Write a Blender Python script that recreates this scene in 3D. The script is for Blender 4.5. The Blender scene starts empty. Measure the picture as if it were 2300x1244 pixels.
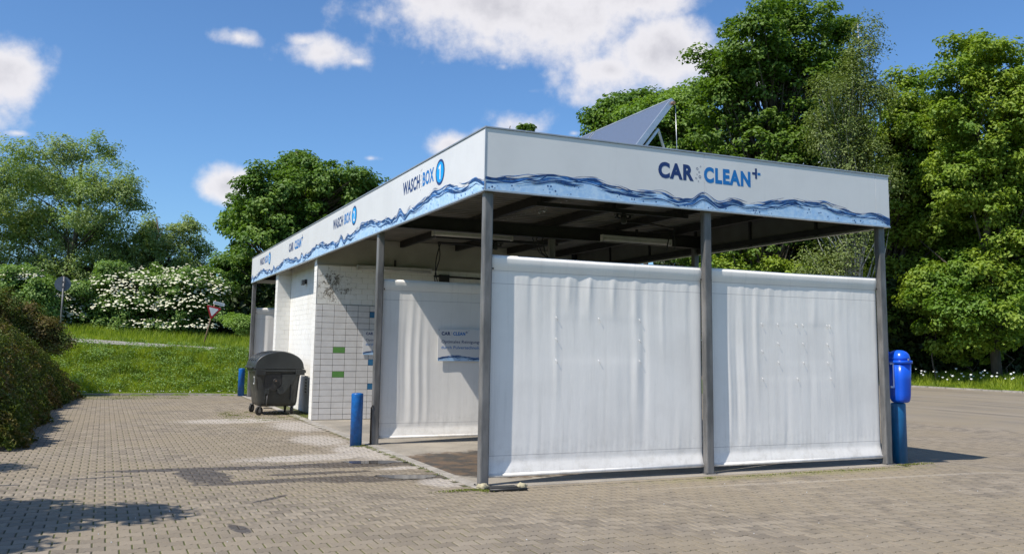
import bpy, bmesh, math, random
import numpy as np
from mathutils import Vector, Matrix
R = math.radians
random.seed(7)
SC = bpy.context.scene
COL = SC.collection

# ------------------------------------------------------------------ camera
YAW, PIT, ROL = 0.42255, 0.12324, 0.01457
FPX = 2011.7
CAM = Vector((-4.2313, -10.1305, 1.65))
fw = Vector((math.sin(YAW)*math.cos(PIT), math.cos(YAW)*math.cos(PIT), math.sin(PIT)))
rt0 = Vector((math.cos(YAW), -math.sin(YAW), 0)); up0 = rt0.cross(fw)
rt = rt0*math.cos(ROL) + up0*math.sin(ROL)
up = -rt0*math.sin(ROL) + up0*math.cos(ROL)
cd = bpy.data.cameras.new('camera'); cam = bpy.data.objects.new('camera', cd); COL.objects.link(cam)
cam.matrix_world = Matrix(((rt.x, up.x, -fw.x, CAM.x), (rt.y, up.y, -fw.y, CAM.y), (rt.z, up.z, -fw.z, CAM.z), (0, 0, 0, 1)))
cd.sensor_width = 36; cd.lens = FPX/2300*36; cd.shift_y = -90.58/2300; cd.clip_start = .05; cd.clip_end = 3000
SC.camera = cam

def spot(px, py, depth):
    """a far point of the surroundings, given by bearing and distance from the camera"""
    return CAM + (fw + rt*((px-1150)/FPX) + up*((622-90.58-py)/FPX))*depth

# ------------------------------------------------------------------ sky, sun, exposure
SUNV = Vector((-1, -.30, 1.43)).normalized()
world = bpy.data.worlds.new('World'); SC.world = world; world.use_nodes = True
NT = world.node_tree; NT.nodes.clear()
def wn(t, **k):
    n = NT.nodes.new(t)
    for a, b in k.items(): setattr(n, a, b)
    return n
def wl(a, b): NT.links.new(a, b)
def wmath(op, a, b=None, clamp=False):
    n = wn('ShaderNodeMath', operation=op, use_clamp=clamp)
    for i, v in enumerate((a, b)):
        if v is None: continue
        if isinstance(v, (int, float)): n.inputs[i].default_value = v
        else: wl(v, n.inputs[i])
    return n.outputs[0]
sky = wn('ShaderNodeTexSky', sky_type='NISHITA', sun_disc=False)
sky.sun_elevation = math.asin(SUNV.z); sky.sun_rotation = math.atan2(SUNV.x, SUNV.y) % (2*math.pi)
sky.air_density = 1.0; sky.dust_density = .6; sky.ozone_density = 2.2
tc = wn('ShaderNodeTexCoord'); sep = wn('ShaderNodeSeparateXYZ'); wl(tc.outputs['Generated'], sep.inputs[0])
az = wmath('ARCTAN2', sep.outputs[0], sep.outputs[1]); el = wmath('ARCSINE', sep.outputs[2])
ae = wn('ShaderNodeCombineXYZ'); wl(az, ae.inputs[0]); wl(el, ae.inputs[1])
nz = wn('ShaderNodeTexNoise'); nz.inputs['Scale'].default_value = 9; nz.inputs['Detail'].default_value = 7; nz.inputs['Roughness'].default_value = .58
wl(tc.outputs['Generated'], nz.inputs['Vector'])
nz2 = wn('ShaderNodeTexNoise'); nz2.inputs['Scale'].default_value = 22; nz2.inputs['Detail'].default_value = 6; nz2.inputs['Roughness'].default_value = .6
wl(tc.outputs['Generated'], nz2.inputs['Vector'])
CLOUDS = [(1120,20,270,100,1.3),(1260,50,210,100,1.35),(1420,-20,200,90,1.2),(960,-10,150,60,1.05),(1090,95,100,60,.9),(1500,115,200,85,1.25),(1590,90,110,60,.9),
 (1370,160,120,70,1.1),(1240,165,95,55,.62),(1130,150,70,35,.5),(1190,205,90,30,.4),(20,150,105,95,1),(-60,170,110,90,1),(735,120,120,42,.95),(680,92,60,26,.8),(540,85,80,30,.6),(800,138,50,24,.7),
 (515,418,62,42,1),(540,400,34,30,.8),(470,432,30,14,.5),(1165,280,90,45,.95),(1020,325,75,38,.95),(1090,300,60,30,.7),(832,356,40,14,.55),(1290,300,30,16,.5),(40,300,60,16,.3),
 (1700,170,160,90,.8),(1850,330,170,80,.8),(2050,420,160,60,.6)]
import itertools
blobs = []
for px, py, rx, ry, w in CLOUDS:
    d = (fw + rt*((px-1150)/FPX) + up*((531.4-py)/FPX)).normalized()
    blobs.append((math.atan2(d.x, d.y), math.asin(d.z), rx*.88/FPX, ry*.88/FPX, w))
rc = random.Random(5)
for k in range(30):     # unseen clouds beside and behind the view, added to whiten the fill light
    a = rc.uniform(1.25, 5.6); a = a-2*math.pi if a > math.pi else a
    e = rc.uniform(.15, .9); w = rc.uniform(.07, .2)
    blobs += [(a, e, w, w*.45, 1), (a+w*.7, e+w*.15, w*.6, w*.3, .9)]
fld = None
for a, e, sx, sy, w in blobs:
    s1 = wn('ShaderNodeVectorMath', operation='SUBTRACT'); wl(ae.outputs[0], s1.inputs[0]); s1.inputs[1].default_value = (a, e, 0)
    s2 = wn('ShaderNodeVectorMath', operation='MULTIPLY'); wl(s1.outputs[0], s2.inputs[0]); s2.inputs[1].default_value = (1/sx, 1/sy, 0)
    s3 = wn('ShaderNodeVectorMath', operation='LENGTH'); wl(s2.outputs[0], s3.inputs[0])
    v = wmath('SUBTRACT', w, wmath('MULTIPLY', s3.outputs['Value'], .8))
    fld = v if fld is None else wmath('MAXIMUM', fld, v)
nn = wmath('ADD', wmath('MULTIPLY', wmath('SUBTRACT', nz.outputs[0], .5), 2.2), wmath('MULTIPLY', wmath('SUBTRACT', nz2.outputs[0], .5), 1.25))
f2 = wmath('ADD', fld, nn)
mr = wn('ShaderNodeMapRange', interpolation_type='SMOOTHSTEP'); wl(f2, mr.inputs[0]); mr.inputs[1].default_value = .06; mr.inputs[2].default_value = .85
mr2 = wn('ShaderNodeMapRange', interpolation_type='SMOOTHSTEP'); wl(f2, mr2.inputs[0]); mr2.inputs[1].default_value = .75; mr2.inputs[2].default_value = 1.6
cc = wn('ShaderNodeMixRGB'); wl(mr2.outputs[0], cc.inputs[0]); cc.inputs[1].default_value = (7.9, 7.7, 7.9, 1); cc.inputs[2].default_value = (5.5, 5.4, 5.75, 1)
tint = wn('ShaderNodeMixRGB', blend_type='MULTIPLY'); tint.inputs[0].default_value = 1; tint.inputs[2].default_value = (.75, 1.05, 1.35, 1)
wl(sky.outputs[0], tint.inputs[1])
mixc = wn('ShaderNodeMixRGB'); wl(wmath('MULTIPLY', mr.outputs[0], .93), mixc.inputs[0]); wl(tint.outputs[0], mixc.inputs[1]); wl(cc.outputs[0], mixc.inputs[2])
bg = wn('ShaderNodeBackground'); bg.inputs[1].default_value = .1; wl(mixc.outputs[0], bg.inputs[0])
wo = wn('ShaderNodeOutputWorld'); wl(bg.outputs[0], wo.inputs[0])

sd = bpy.data.lights.new('sun', 'SUN'); sd.energy = 5.0; sd.angle = R(.53); sd.color = (1, .94, .85)
sun = bpy.data.objects.new('sun', sd); COL.objects.link(sun); sun.location = (-30, -4, 45)
sun.rotation_euler = SUNV.to_track_quat('Z', 'Y').to_euler()
SC.view_settings.view_transform = 'Standard'; SC.view_settings.look = 'None'
SC.view_settings.exposure = .2; SC.view_settings.gamma = 1

# ------------------------------------------------------------------ material helpers
def mat(name):
    m = bpy.data.materials.new(name); m.use_nodes = True
    nt = m.node_tree; b = nt.nodes['Principled BSDF']
    return m, nt, b
class N:
    """tiny node helper"""
    def __init__(s, nt): s.nt = nt
    def new(s, t, **k):
        n = s.nt.nodes.new(t)
        for a, b in k.items(): setattr(n, a, b)
        return n
    def put(s, sock, v):
        if isinstance(v, bpy.types.NodeSocket): s.nt.links.new(v, sock)
        elif isinstance(v, (tuple, list)): sock.default_value = tuple(v) + ((1,) if len(v) == 3 and sock.type == 'RGBA' else ())
        else: sock.default_value = v
    def math(s, op, a, b=0.0, clamp=False):
        n = s.new('ShaderNodeMath', operation=op, use_clamp=clamp); s.put(n.inputs[0], a); s.put(n.inputs[1], b); return n.outputs[0]
    def pos(s): return s.new('ShaderNodeNewGeometry').outputs['Position']
    def xyz(s, v): n = s.new('ShaderNodeSeparateXYZ'); s.put(n.inputs[0], v); return n.outputs
    def noise(s, v, sc, det=4, ro=.55, dist=0):
        n = s.new('ShaderNodeTexNoise'); s.put(n.inputs['Vector'], v); n.inputs['Scale'].default_value = sc
        n.inputs['Detail'].default_value = det; n.inputs['Roughness'].default_value = ro; n.inputs['Distortion'].default_value = dist; return n.outputs[0]
    def rng(s, v, a, b, c=0., d=1., smooth=True):
        n = s.new('ShaderNodeMapRange'); n.interpolation_type = 'SMOOTHSTEP' if smooth else 'LINEAR'
        s.put(n.inputs[0], v)
        for i, q in enumerate((a, b, c, d)): n.inputs[i+1].default_value = q
        return n.outputs[0]
    def mix(s, f, a, b, mode='MIX'):
        n = s.new('ShaderNodeMixRGB', blend_type=mode); s.put(n.inputs[0], f); s.put(n.inputs[1], a); s.put(n.inputs[2], b); return n.outputs[0]
    def scale(s, v, k):
        n = s.new('ShaderNodeVectorMath', operation='MULTIPLY'); s.put(n.inputs[0], v); n.inputs[1].default_value = k; return n.outputs[0]
    def bump(s, h, st, dist=.01):
        n = s.new('ShaderNodeBump'); s.put(n.inputs['Height'], h); n.inputs['Strength'].default_value = st; n.inputs['Distance'].default_value = dist; return n.outputs[0]
    def ell(s, P, cx, cy, rx, ry, rot=0):
        """1 inside an ellipse on the ground, 0 at its rim and beyond"""
        m = s.new('ShaderNodeMapping', vector_type='TEXTURE'); s.put(m.inputs[0], P)
        m.inputs['Location'].default_value = (cx, cy, 0); m.inputs['Rotation'].default_value = (0, 0, rot); m.inputs['Scale'].default_value = (rx, ry, 1e6)
        l = s.new('ShaderNodeVectorMath', operation='LENGTH'); s.put(l.inputs[0], m.outputs[0])
        return s.math('SUBTRACT', 1.0, l.outputs['Value'])

def simple(name, c1, c2=None, sc=3, rough=.6, metal=0, bump=0, bsc=40, spec=.5, roughvar=0, stretch=(1, 1, 1), bdist=.004):
    m, nt, b = mat(name); n = N(nt); P = n.scale(n.pos(), stretch)
    if c2 is None: c2 = tuple(v*.88 for v in c1)
    f = n.rng(n.noise(P, sc, 6, .6), .32, .68)
    n.put(b.inputs['Base Color'], n.mix(f, c1, c2))
    b.inputs['Metallic'].default_value = metal; b.inputs['Specular IOR Level'].default_value = spec
    if roughvar: n.put(b.inputs['Roughness'], n.rng(n.noise(P, sc*3, 4), .3, .7, rough-roughvar, rough+roughvar))
    else: b.inputs['Roughness'].default_value = rough
    if bump: n.put(b.inputs['Normal'], n.bump(n.noise(n.pos(), bsc, 5, .6), bump, bdist))
    return m

def leafmat(name, c1, c2, c3=None, trans=.35, rough=.55, patch=.35):
    m, nt, b = mat(name); n = N(nt)
    g = n.new('ShaderNodeNewGeometry')
    col = n.mix(g.outputs['Random Per Island'], c1, c2)
    if c3: col = n.mix(n.rng(n.noise(g.outputs['Position'], patch, 4, .65), .45, .62), col, c3)
    n.put(b.inputs['Base Color'], col); b.inputs['Roughness'].default_value = rough; b.inputs['Specular IOR Level'].default_value = .35
    tr = n.new('ShaderNodeBsdfTranslucent'); n.put(tr.inputs[0], n.mix(1.0, col, (1.25, 1.35, .5), 'MULTIPLY'))
    ms = n.new('ShaderNodeMixShader'); ms.inputs[0].default_value = trans
    nt.links.new(b.outputs[0], ms.inputs[1]); nt.links.new(tr.outputs[0], ms.inputs[2])
    nt.links.new(ms.outputs[0], nt.nodes['Material Output'].inputs[0])
    return m

M = {}
# painted sheet, steel, plastics
M['panel'] = simple('white_panel', (.66, .66, .67), (.62, .62, .635), 1.2, .32, spec=.5)
M['back'] = simple('grey_panel_back', (.13, .125, .115), (.10, .095, .085), 3, .6)
def panel_mat():
    m, nt, b = mat('white_panel'); n = N(nt); P = n.pos()
    c = n.mix(n.rng(n.noise(P, 1.1, 5, .6), .35, .7), (.71, .705, .70), (.66, .655, .65))
    st = n.math('MULTIPLY', n.rng(n.noise(n.scale(P, (7, 7, .45)), 1.5, 5, .7), .55, .8), .22)
    c = n.mix(st, c, (.42, .41, .38))
    n.put(b.inputs['Base Color'], c); b.inputs['Roughness'].default_value = .34
    n.put(b.inputs['Normal'], n.bump(n.noise(P, .9, 2), .12, .02)); return m
M['panel'] = panel_mat()
M['coping'] = simple('aluminium_trim', (.46, .47, .49), (.38, .39, .41), 4, .4, .6)
M['galv'] = simple('galvanised_steel', (.22, .212, .205), (.10, .098, .096), 5, .5, .2, .15, 60, roughvar=.1, stretch=(1, 1, .25))
M['steel'] = simple('dark_steel', (.030, .028, .026), (.018, .017, .017), 5, .6, .2)
M['alu'] = simple('bright_aluminium', (.62, .64, .66), (.5, .52, .55), 5, .35, .7)
M['deck'] = simple('corrugated_deck', (.20, .185, .155), (.14, .13, .11), 2, .5, 0)
M['blue'] = simple('blue_paint', (.006, .13, .44), (.006, .09, .30), 14, .38, bump=.12, bsc=90, roughvar=.08)
M['bluepl'] = simple('blue_plastic', (.008, .095, .66), (.007, .085, .58), 4, .28, bump=.03, bsc=200)
M['binpl'] = simple('dark_grey_plastic', (.036, .039, .037), (.023, .025, .024), 3, .42, bump=.1, bsc=120, roughvar=.1)
M['rubber'] = simple('black_rubber', (.018, .018, .018), (.03, .029, .027), 20, .75)
M['black'] = simple('black_steel', (.016, .016, .016), (.028, .026, .024), 20, .5)
M['lamp'] = simple('lamp_housing', (.5, .49, .46), (.42, .41, .38), 6, .4)
M['foam'] = simple('expanding_foam', (.50, .45, .30), (.36, .31, .20), 24, .9, bump=.7, bsc=45, bdist=.02)
M['navy'] = simple('navy_print', (.012, .035, .15), (.011, .032, .14), 3, .35)
M['cyan'] = simple('blue_print', (.008, .17, .50), (.008, .16, .47), 3, .35)
M['sky_blue'] = simple('bright_blue_print', (.0, .34, .80), (.0, .32, .77), 3, .35)
M['ringgrey'] = simple('grey_print', (.16, .17, .2), None, 3, .4)
M['wavemid'] = simple('mid_blue_print', (.07, .22, .55), (.02, .10, .33), 26, .35, stretch=(1, 1, 3))
M['wavelight'] = simple('pale_blue_print', (.52, .70, .90), (.35, .56, .84), 14, .35)
M['wavedark'] = simple('dark_wave_print', (.008, .03, .12), (.015, .07, .24), 18, .35)
M['white'] = simple('white_paint', (.8, .8, .8), None, 3, .4)
M['red'] = simple('red_sign_paint', (.45, .015, .02), None, 3, .4)
M['signback'] = simple('grey_sign_back', (.10, .12, .15), (.08, .1, .13), 6, .5, .3)
M['rusty'] = simple('rusty_pole', (.32, .2, .13), (.2, .13, .09), 14, .7)
M['bark'] = simple('bark', (.10, .08, .06), (.055, .045, .035), 6, .9, bump=.5, bsc=14, stretch=(1, 1, .3), bdist=.03)
M['birchbark'] = simple('birch_bark', (.55, .53, .50), (.16, .15, .14), 5, .8, stretch=(1, 1, 1.4))
M['asphalt'] = simple('asphalt', (.30, .28, .25), (.24, .22, .2), 2, .9)
M['flower'] = simple('cream_blossom', (.64, .62, .47), (.54, .52, .36), 8, .8)
M['daisy'] = simple('white_petals', (.8, .8, .78), None, 8, .8)
M['soil'] = simple('soil', (.075, .06, .045), (.05, .045, .03), 5, .95, bump=.5, bsc=20)
# foliage
M['maple'] = leafmat('maple_leaf', (0.080, 0.154, 0.022), (0.153, 0.233, 0.035), (0.103, 0.180, 0.024))
M['maple_dark'] = leafmat('dark_maple_leaf', (0.062, 0.132, 0.022), (0.116, 0.202, 0.031), (0.155, 0.248, 0.039), .3, patch=.6)
M['maple_yellow'] = leafmat('yellow_green_leaf', (0.179, 0.262, 0.029), (0.276, 0.355, 0.045), (0.123, 0.217, 0.026))
M['lightgreen'] = leafmat('fresh_green_leaf', (0.149, 0.250, 0.047), (0.230, 0.338, 0.068), (0.115, 0.209, 0.038))
M['birch'] = leafmat('birch_leaf', (0.124, 0.175, 0.046), (0.220, 0.263, 0.087), (0.161, 0.211, 0.061), .3)
M['willow'] = leafmat('willow_leaf', (0.201, 0.287, 0.100), (0.369, 0.435, 0.199), (0.234, 0.328, 0.107), .3, patch=.5)
M['elder'] = leafmat('elder_leaf', (0.119, 0.220, 0.048), (0.220, 0.321, 0.076), None, .3)
M['hedge'] = leafmat('hedge_leaf', (0.061, 0.100, 0.015), (0.135, 0.167, 0.029), (0.142, 0.105, 0.033), .3, patch=1.6)
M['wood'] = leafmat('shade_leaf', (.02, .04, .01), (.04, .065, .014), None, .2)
M['grassblade'] = leafmat('grass_blade', (0.205, 0.282, 0.017), (0.360, 0.423, 0.038), (0.128, 0.200, 0.019), .45, patch=1.3)
M['moss'] = leafmat('moss_tuft', (.13, .17, .02), (.20, .22, .04), None, .2)

def ground_mat():
    m, nt, b = mat('grassy_ground'); n = N(nt); P = n.pos()
    c = n.mix(n.rng(n.noise(P, .8, 5, .6), .35, .65), (.09, .15, .015), (.14, .20, .025))
    c = n.mix(n.rng(n.noise(P, 14, 4, .7), .5, .75), c, (.045, .06, .02))
    n.put(b.inputs['Base Color'], c); b.inputs['Roughness'].default_value = .95
    n.put(b.inputs['Normal'], n.bump(n.noise(P, 9, 6, .7), .9, .15)); return m
M['ground'] = ground_mat()

def wet_mask(n, P):
    """the wet run-off in front of the wash boxes (1 = wet)"""
    parts = [(-.8, 2.45, 1.5, .36, -.05), (-2.4, 2.55, 2.0, .20, -.08), (-3.5, 2.72, .95, .10, 0), (-.9, 1.05, 1.15, .32, -.05), (-2.1, 1.25, 1.3, .20, .05),
             (-3.0, 2.0, .34, .95, .15), (-1.6, 1.75, .9, .14, 0), (-2.5, -.03, .34, .055, .75), (-3.02, -1.55, .08, .3, .2), (-4.1, 2.2, .5, .06, .1)]
    f = None
    for q in parts:
        e = n.ell(P, *q); f = e if f is None else n.math('MAXIMUM', f, e)
    f = n.math('ADD', f, n.math('MULTIPLY', n.math('SUBTRACT', n.noise(P, 5.5, 4, .6), .5), .9))
    return n.rng(f, .04, .28)

def paver_mat(flat=False):
    m, nt, b = mat('paving_flat' if flat else 'paving_stone'); n = N(nt); P = n.pos()
    g = n.new('ShaderNodeNewGeometry'); oi = n.new('ShaderNodeObjectInfo')
    rnd = n.math('FRACT', n.math('ADD', g.outputs['Random Per Island'], oi.outputs['Random']))
    c = n.mix(rnd, (.258, .215, .160), (.150, .124, .092))
    c = n.mix(n.rng(n.noise(P, .55, 4, .6), .35, .68), c, (.225, .183, .125))
    c = n.mix(n.math('MULTIPLY', n.rng(n.noise(P, 90, 3, .7), .5, .75), .35), c, (.38, .35, .32))
    c = n.mix(n.math('MULTIPLY', n.rng(n.noise(P, 2.2, 6, .65), .52, .75), .4), c, (.18, .155, .13))
    if flat:   # beyond the modelled stones: courses and joints by colour only
        x, y, z = n.xyz(P)
        jy = n.math('ABSOLUTE', n.math('SUBTRACT', n.math('FRACT', n.math('DIVIDE', y, .165)), .5))
        c = n.mix(n.math('MULTIPLY', n.rng(jy, .42, .5), .35), c, (.12, .13, .05))
        c = n.mix(n.math('MULTIPLY', n.rng(n.noise(n.scale(P, (.12, .8, 1)), 1, 4, .6), .5, .7), .4), c, (.2, .175, .15))
    # lime bloom beside the box slabs, mossy tint beside the far kerb
    lime = None
    for q in ((-.45, 3.9, .55, 1.5, 0), (-.5, 8.6, .75, 1.6, 0), (-1.3, 3.4, 1.5, .5, .1), (-.7, 5.8, .6, 1.2, 0), (-.35, .5, .35, .5, 0), (-1.6, 10.2, 1.5, .8, 0), (-.3, 1.9, .6, .2, 0)):
        e = n.ell(P, *q); lime = e if lime is None else n.math('MAXIMUM', lime, e)
    lime = n.rng(n.math('ADD', lime, n.math('SUBTRACT', n.noise(P, 4, 5, .65), .5)), .0, .55)
    c = n.mix(n.math('MULTIPLY', lime, .5), c, (.50, .46, .42))
    moss = n.math('MAXIMUM', n.ell(P, -4.0, 19.9, 2.6, 1.3, 0), n.ell(P, 4.5, -.35, 4.5, .35, 0))
    moss = n.rng(n.math('ADD', moss, n.math('MULTIPLY', n.math('SUBTRACT', n.noise(P, 9, 5, .7), .5), 1.6)), .25, .8)
    c = n.mix(n.math('MULTIPLY', moss, .45), c, (.18, .17, .05))
    # pale course of stones that runs in front of the boxes
    x, y, z = n.xyz(P)
    band = n.math('ABSOLUTE', n.math('ADD', n.math('ADD', y, .74), n.math('MULTIPLY', x, .048)))
    c = n.mix(n.math('MULTIPLY', n.math('MULTIPLY', n.rng(band, .045, .085, 1, 0), n.rng(x, 1.2, 3.5)), .28), c, (.42, .37, .31))
    w = wet_mask(n, P)
    c = n.mix(w, c, n.mix(1.0, c, (.42, .41, .42), 'MULTIPLY'))
    n.put(b.inputs['Base Color'], c)
    n.put(b.inputs['Roughness'], n.rng(w, 0, 1, .88, .5))
    n.put(b.inputs['Normal'], n.bump(n.noise(P, 130, 3, .7), .35, .004)); return m
M['paver'] = paver_mat(); M['paverflat'] = paver_mat(True)

def joint_mat():
    m, nt, b = mat('joint_sand_and_moss'); n = N(nt); P = n.pos()
    f = n.rng(n.noise(P, 1.1, 4, .6), .38, .58)
    c = n.mix(f, (.062, .056, .034), (.085, .098, .018))
    c = n.mix(n.rng(n.noise(P, 45, 3, .7), .45, .7), c, (.035, .038, .012))
    c = n.mix(wet_mask(n, P), c, (.03, .027, .023))
    n.put(b.inputs['Base Color'], c); b.inputs['Roughness'].default_value = .95; return m
M['joint'] = joint_mat()

def slab_mat():
    m, nt, b = mat('wash_bay_concrete'); n = N(nt); P = n.pos()
    c = n.mix(n.rng(n.noise(P, 1.7, 5, .6), .35, .65), (.31, .275, .225), (.23, .205, .17))
    c = n.mix(n.math('MULTIPLY', n.rng(n.noise(P, 60, 3, .7), .5, .7), .4), c, (.46, .42, .37))
    d = n.math('MAXIMUM', n.ell(P, 1.3, 2.1, 2.3, 1.5, .1), n.math('MAXIMUM', n.ell(P, 1.0, 1.2, 1.2, .8, 0), n.ell(P, 4.5, 2.2, 2.5, 1.8, 0)))
    d = n.rng(n.math('ADD', d, n.math('MULTIPLY', n.math('SUBTRACT', n.noise(P, 6, 6, .7), .5), .8)), .02, .2)
    dirt = n.mix(n.rng(n.noise(P, 2.6, 4, .6), .42, .6), (.05, .043, .035), (.13, .085, .05))
    dirt = n.mix(n.rng(n.noise(P, 85, 2, .8), .62, .7), dirt, (.25, .22, .18))
    c = n.mix(d, c, dirt)
    e = n.rng(n.math('ADD', n.ell(P, 1.4, 7.6, 1.8, 1.5, 0), n.math('SUBTRACT', n.noise(P, 4, 6, .7), .5)), .1, .4)
    c = n.mix(n.math('MULTIPLY', e, .5), c, (.16, .15, .13))
    n.put(b.inputs['Base Color'], c); n.put(b.inputs['Roughness'], n.rng(d, 0, 1, .85, .6))
    n.put(b.inputs['Normal'], n.bump(n.noise(P, 70, 4, .7), .4, .006)); return m
M['slab'] = slab_mat()
M['kerb'] = simple('kerb_concrete', (.36, .33, .29), (.24, .22, .19), 5, .9, bump=.3, bsc=60)

def wall_mat():
    m, nt, b = mat('white_painted_brick'); n = N(nt); P = n.pos(); x, y, z = n.xyz(P)
    c = n.mix(n.rng(n.noise(P, 1.3, 5, .6), .35, .7), (.80, .785, .74), (.72, .70, .645))
    streak = n.rng(n.noise(n.scale(P, (3.5, 3.5, .35)), 1.6, 4, .6), .55, .78)
    c = n.mix(n.math('MULTIPLY', streak, .25), c, (.55, .50, .40))
    # peeled paint near the outer corner of the tiled wall
    q = n.new('ShaderNodeMapping', vector_type='TEXTURE'); n.put(q.inputs[0], P)
    q.inputs['Location'].default_value = (.42, 9.9, 2.98); q.inputs['Scale'].default_value = (.85, .4, .75)
    l = n.new('ShaderNodeVectorMath', operation='LENGTH'); n.put(l.inputs[0], q.outputs[0])
    pe = n.math('ADD', n.math('SUBTRACT', 1.0, l.outputs['Value']), n.math('MULTIPLY', n.math('SUBTRACT', n.noise(P, 6, 8, .85), .5), 4.2))
    pe = n.rng(pe, .78, .88)
    bare = n.mix(n.rng(n.noise(P, 30, 4, .7), .45, .6), (.30, .27, .22), (.10, .09, .075))
    c = n.mix(pe, c, bare)
    n.put(b.inputs['Base Color'], c); b.inputs['Roughness'].default_value = .75
    n.put(b.inputs['Normal'], n.bump(n.math('SUBTRACT', n.noise(P, 40, 5, .7), pe), .5, .006)); return m
M['wall'] = wall_mat()
M['mortar'] = simple('dirty_mortar', (.66, .63, .57), (.46, .43, .37), 8, .9)
M['mortarw'] = simple('painted_mortar', (.76, .74, .69), (.68, .66, .61), 6, .85)
M['plaster'] = simple('plaster_lintel', (.42, .40, .34), (.34, .32, .27), 1.5, .8)
M['grout'] = simple('dark_grout', (.06, .057, .053), (.11, .10, .095), 9, .9)
M['tile'] = simple('light_grey_tile', (.70, .68, .66), (.63, .61, .59), 6, .25)
M['tilegreen'] = simple('green_tile', (.13, .30, .08), (.11, .27, .07), 6, .25)
M['tileblue'] = simple('blue_tile', (.04, .17, .33), (.035, .15, .29), 6, .25)

def cloth_mat():
    m, nt, b = mat('white_tarpaulin'); n = N(nt); P = n.pos(); x, y, z = n.xyz(P)
    c = n.mix(n.rng(n.noise(P, 1.1, 5, .6), .35, .7), (.87, .84, .795), (.80, .77, .725))
    st = n.rng(n.noise(n.scale(P, (9, 1, .5)), 1.2, 5, .65), .52, .75)
    c = n.mix(n.math('MULTIPLY', st, .3), c, (.55, .53, .50))
    low = n.math('MULTIPLY', n.rng(z, .0, .75, 1, 0), n.rng(n.noise(P, 8, 5, .7), .4, .75))
    c = n.mix(n.math('MULTIPLY', low, .5), c, (.46, .43, .38))
    seams = None
    for zz in (2.60, 2.44, .345):
        q = n.rng(n.math('ABSOLUTE', n.math('SUBTRACT', z, zz)), .001, .006, 1, 0); seams = q if seams is None else n.math('MAXIMUM', seams, q)
    c = n.mix(n.math('MULTIPLY', seams, .55), c, (.25, .24, .24))
    sp = n.rng(n.noise(P, 38, 2, .5), .79, .82)
    c = n.mix(n.math('MULTIPLY', sp, .6), c, (.25, .23, .2))
    n.put(b.inputs['Base Color'], c); b.inputs['Roughness'].default_value = .72; b.inputs['Specular IOR Level'].default_value = .22
    n.put(b.inputs['Normal'], n.bump(n.noise(n.scale(P, (3, 1, .6)), 9, 4, .6), .12, .01)); return m
M['cloth'] = cloth_mat()

def glass_mat():
    m, nt, b = mat('collector_glass'); n = N(nt)
    b.inputs['Base Color'].default_value = (.13, .155, .21, 1); b.inputs['Roughness'].default_value = .4; b.inputs['Metallic'].default_value = .1
    b.inputs['Coat Weight'].default_value = .5; b.inputs['Coat Roughness'].default_value = .15; return m
M['glass'] = glass_mat()
def water_mat():
    m, nt, b = mat('puddle_water'); n = N(nt); P = n.pos()
    b.inputs['Base Color'].default_value = (.075, .066, .058, 1); n.put(b.inputs['Roughness'], n.rng(n.noise(P, 12, 3), .4, .7, .03, .12)); b.inputs['IOR'].default_value = 1.33
    b.inputs['Specular IOR Level'].default_value = .9
    n.put(b.inputs['Normal'], n.bump(n.noise(P, 5, 2), .03, .01)); return m
M['water'] = water_mat()

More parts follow.
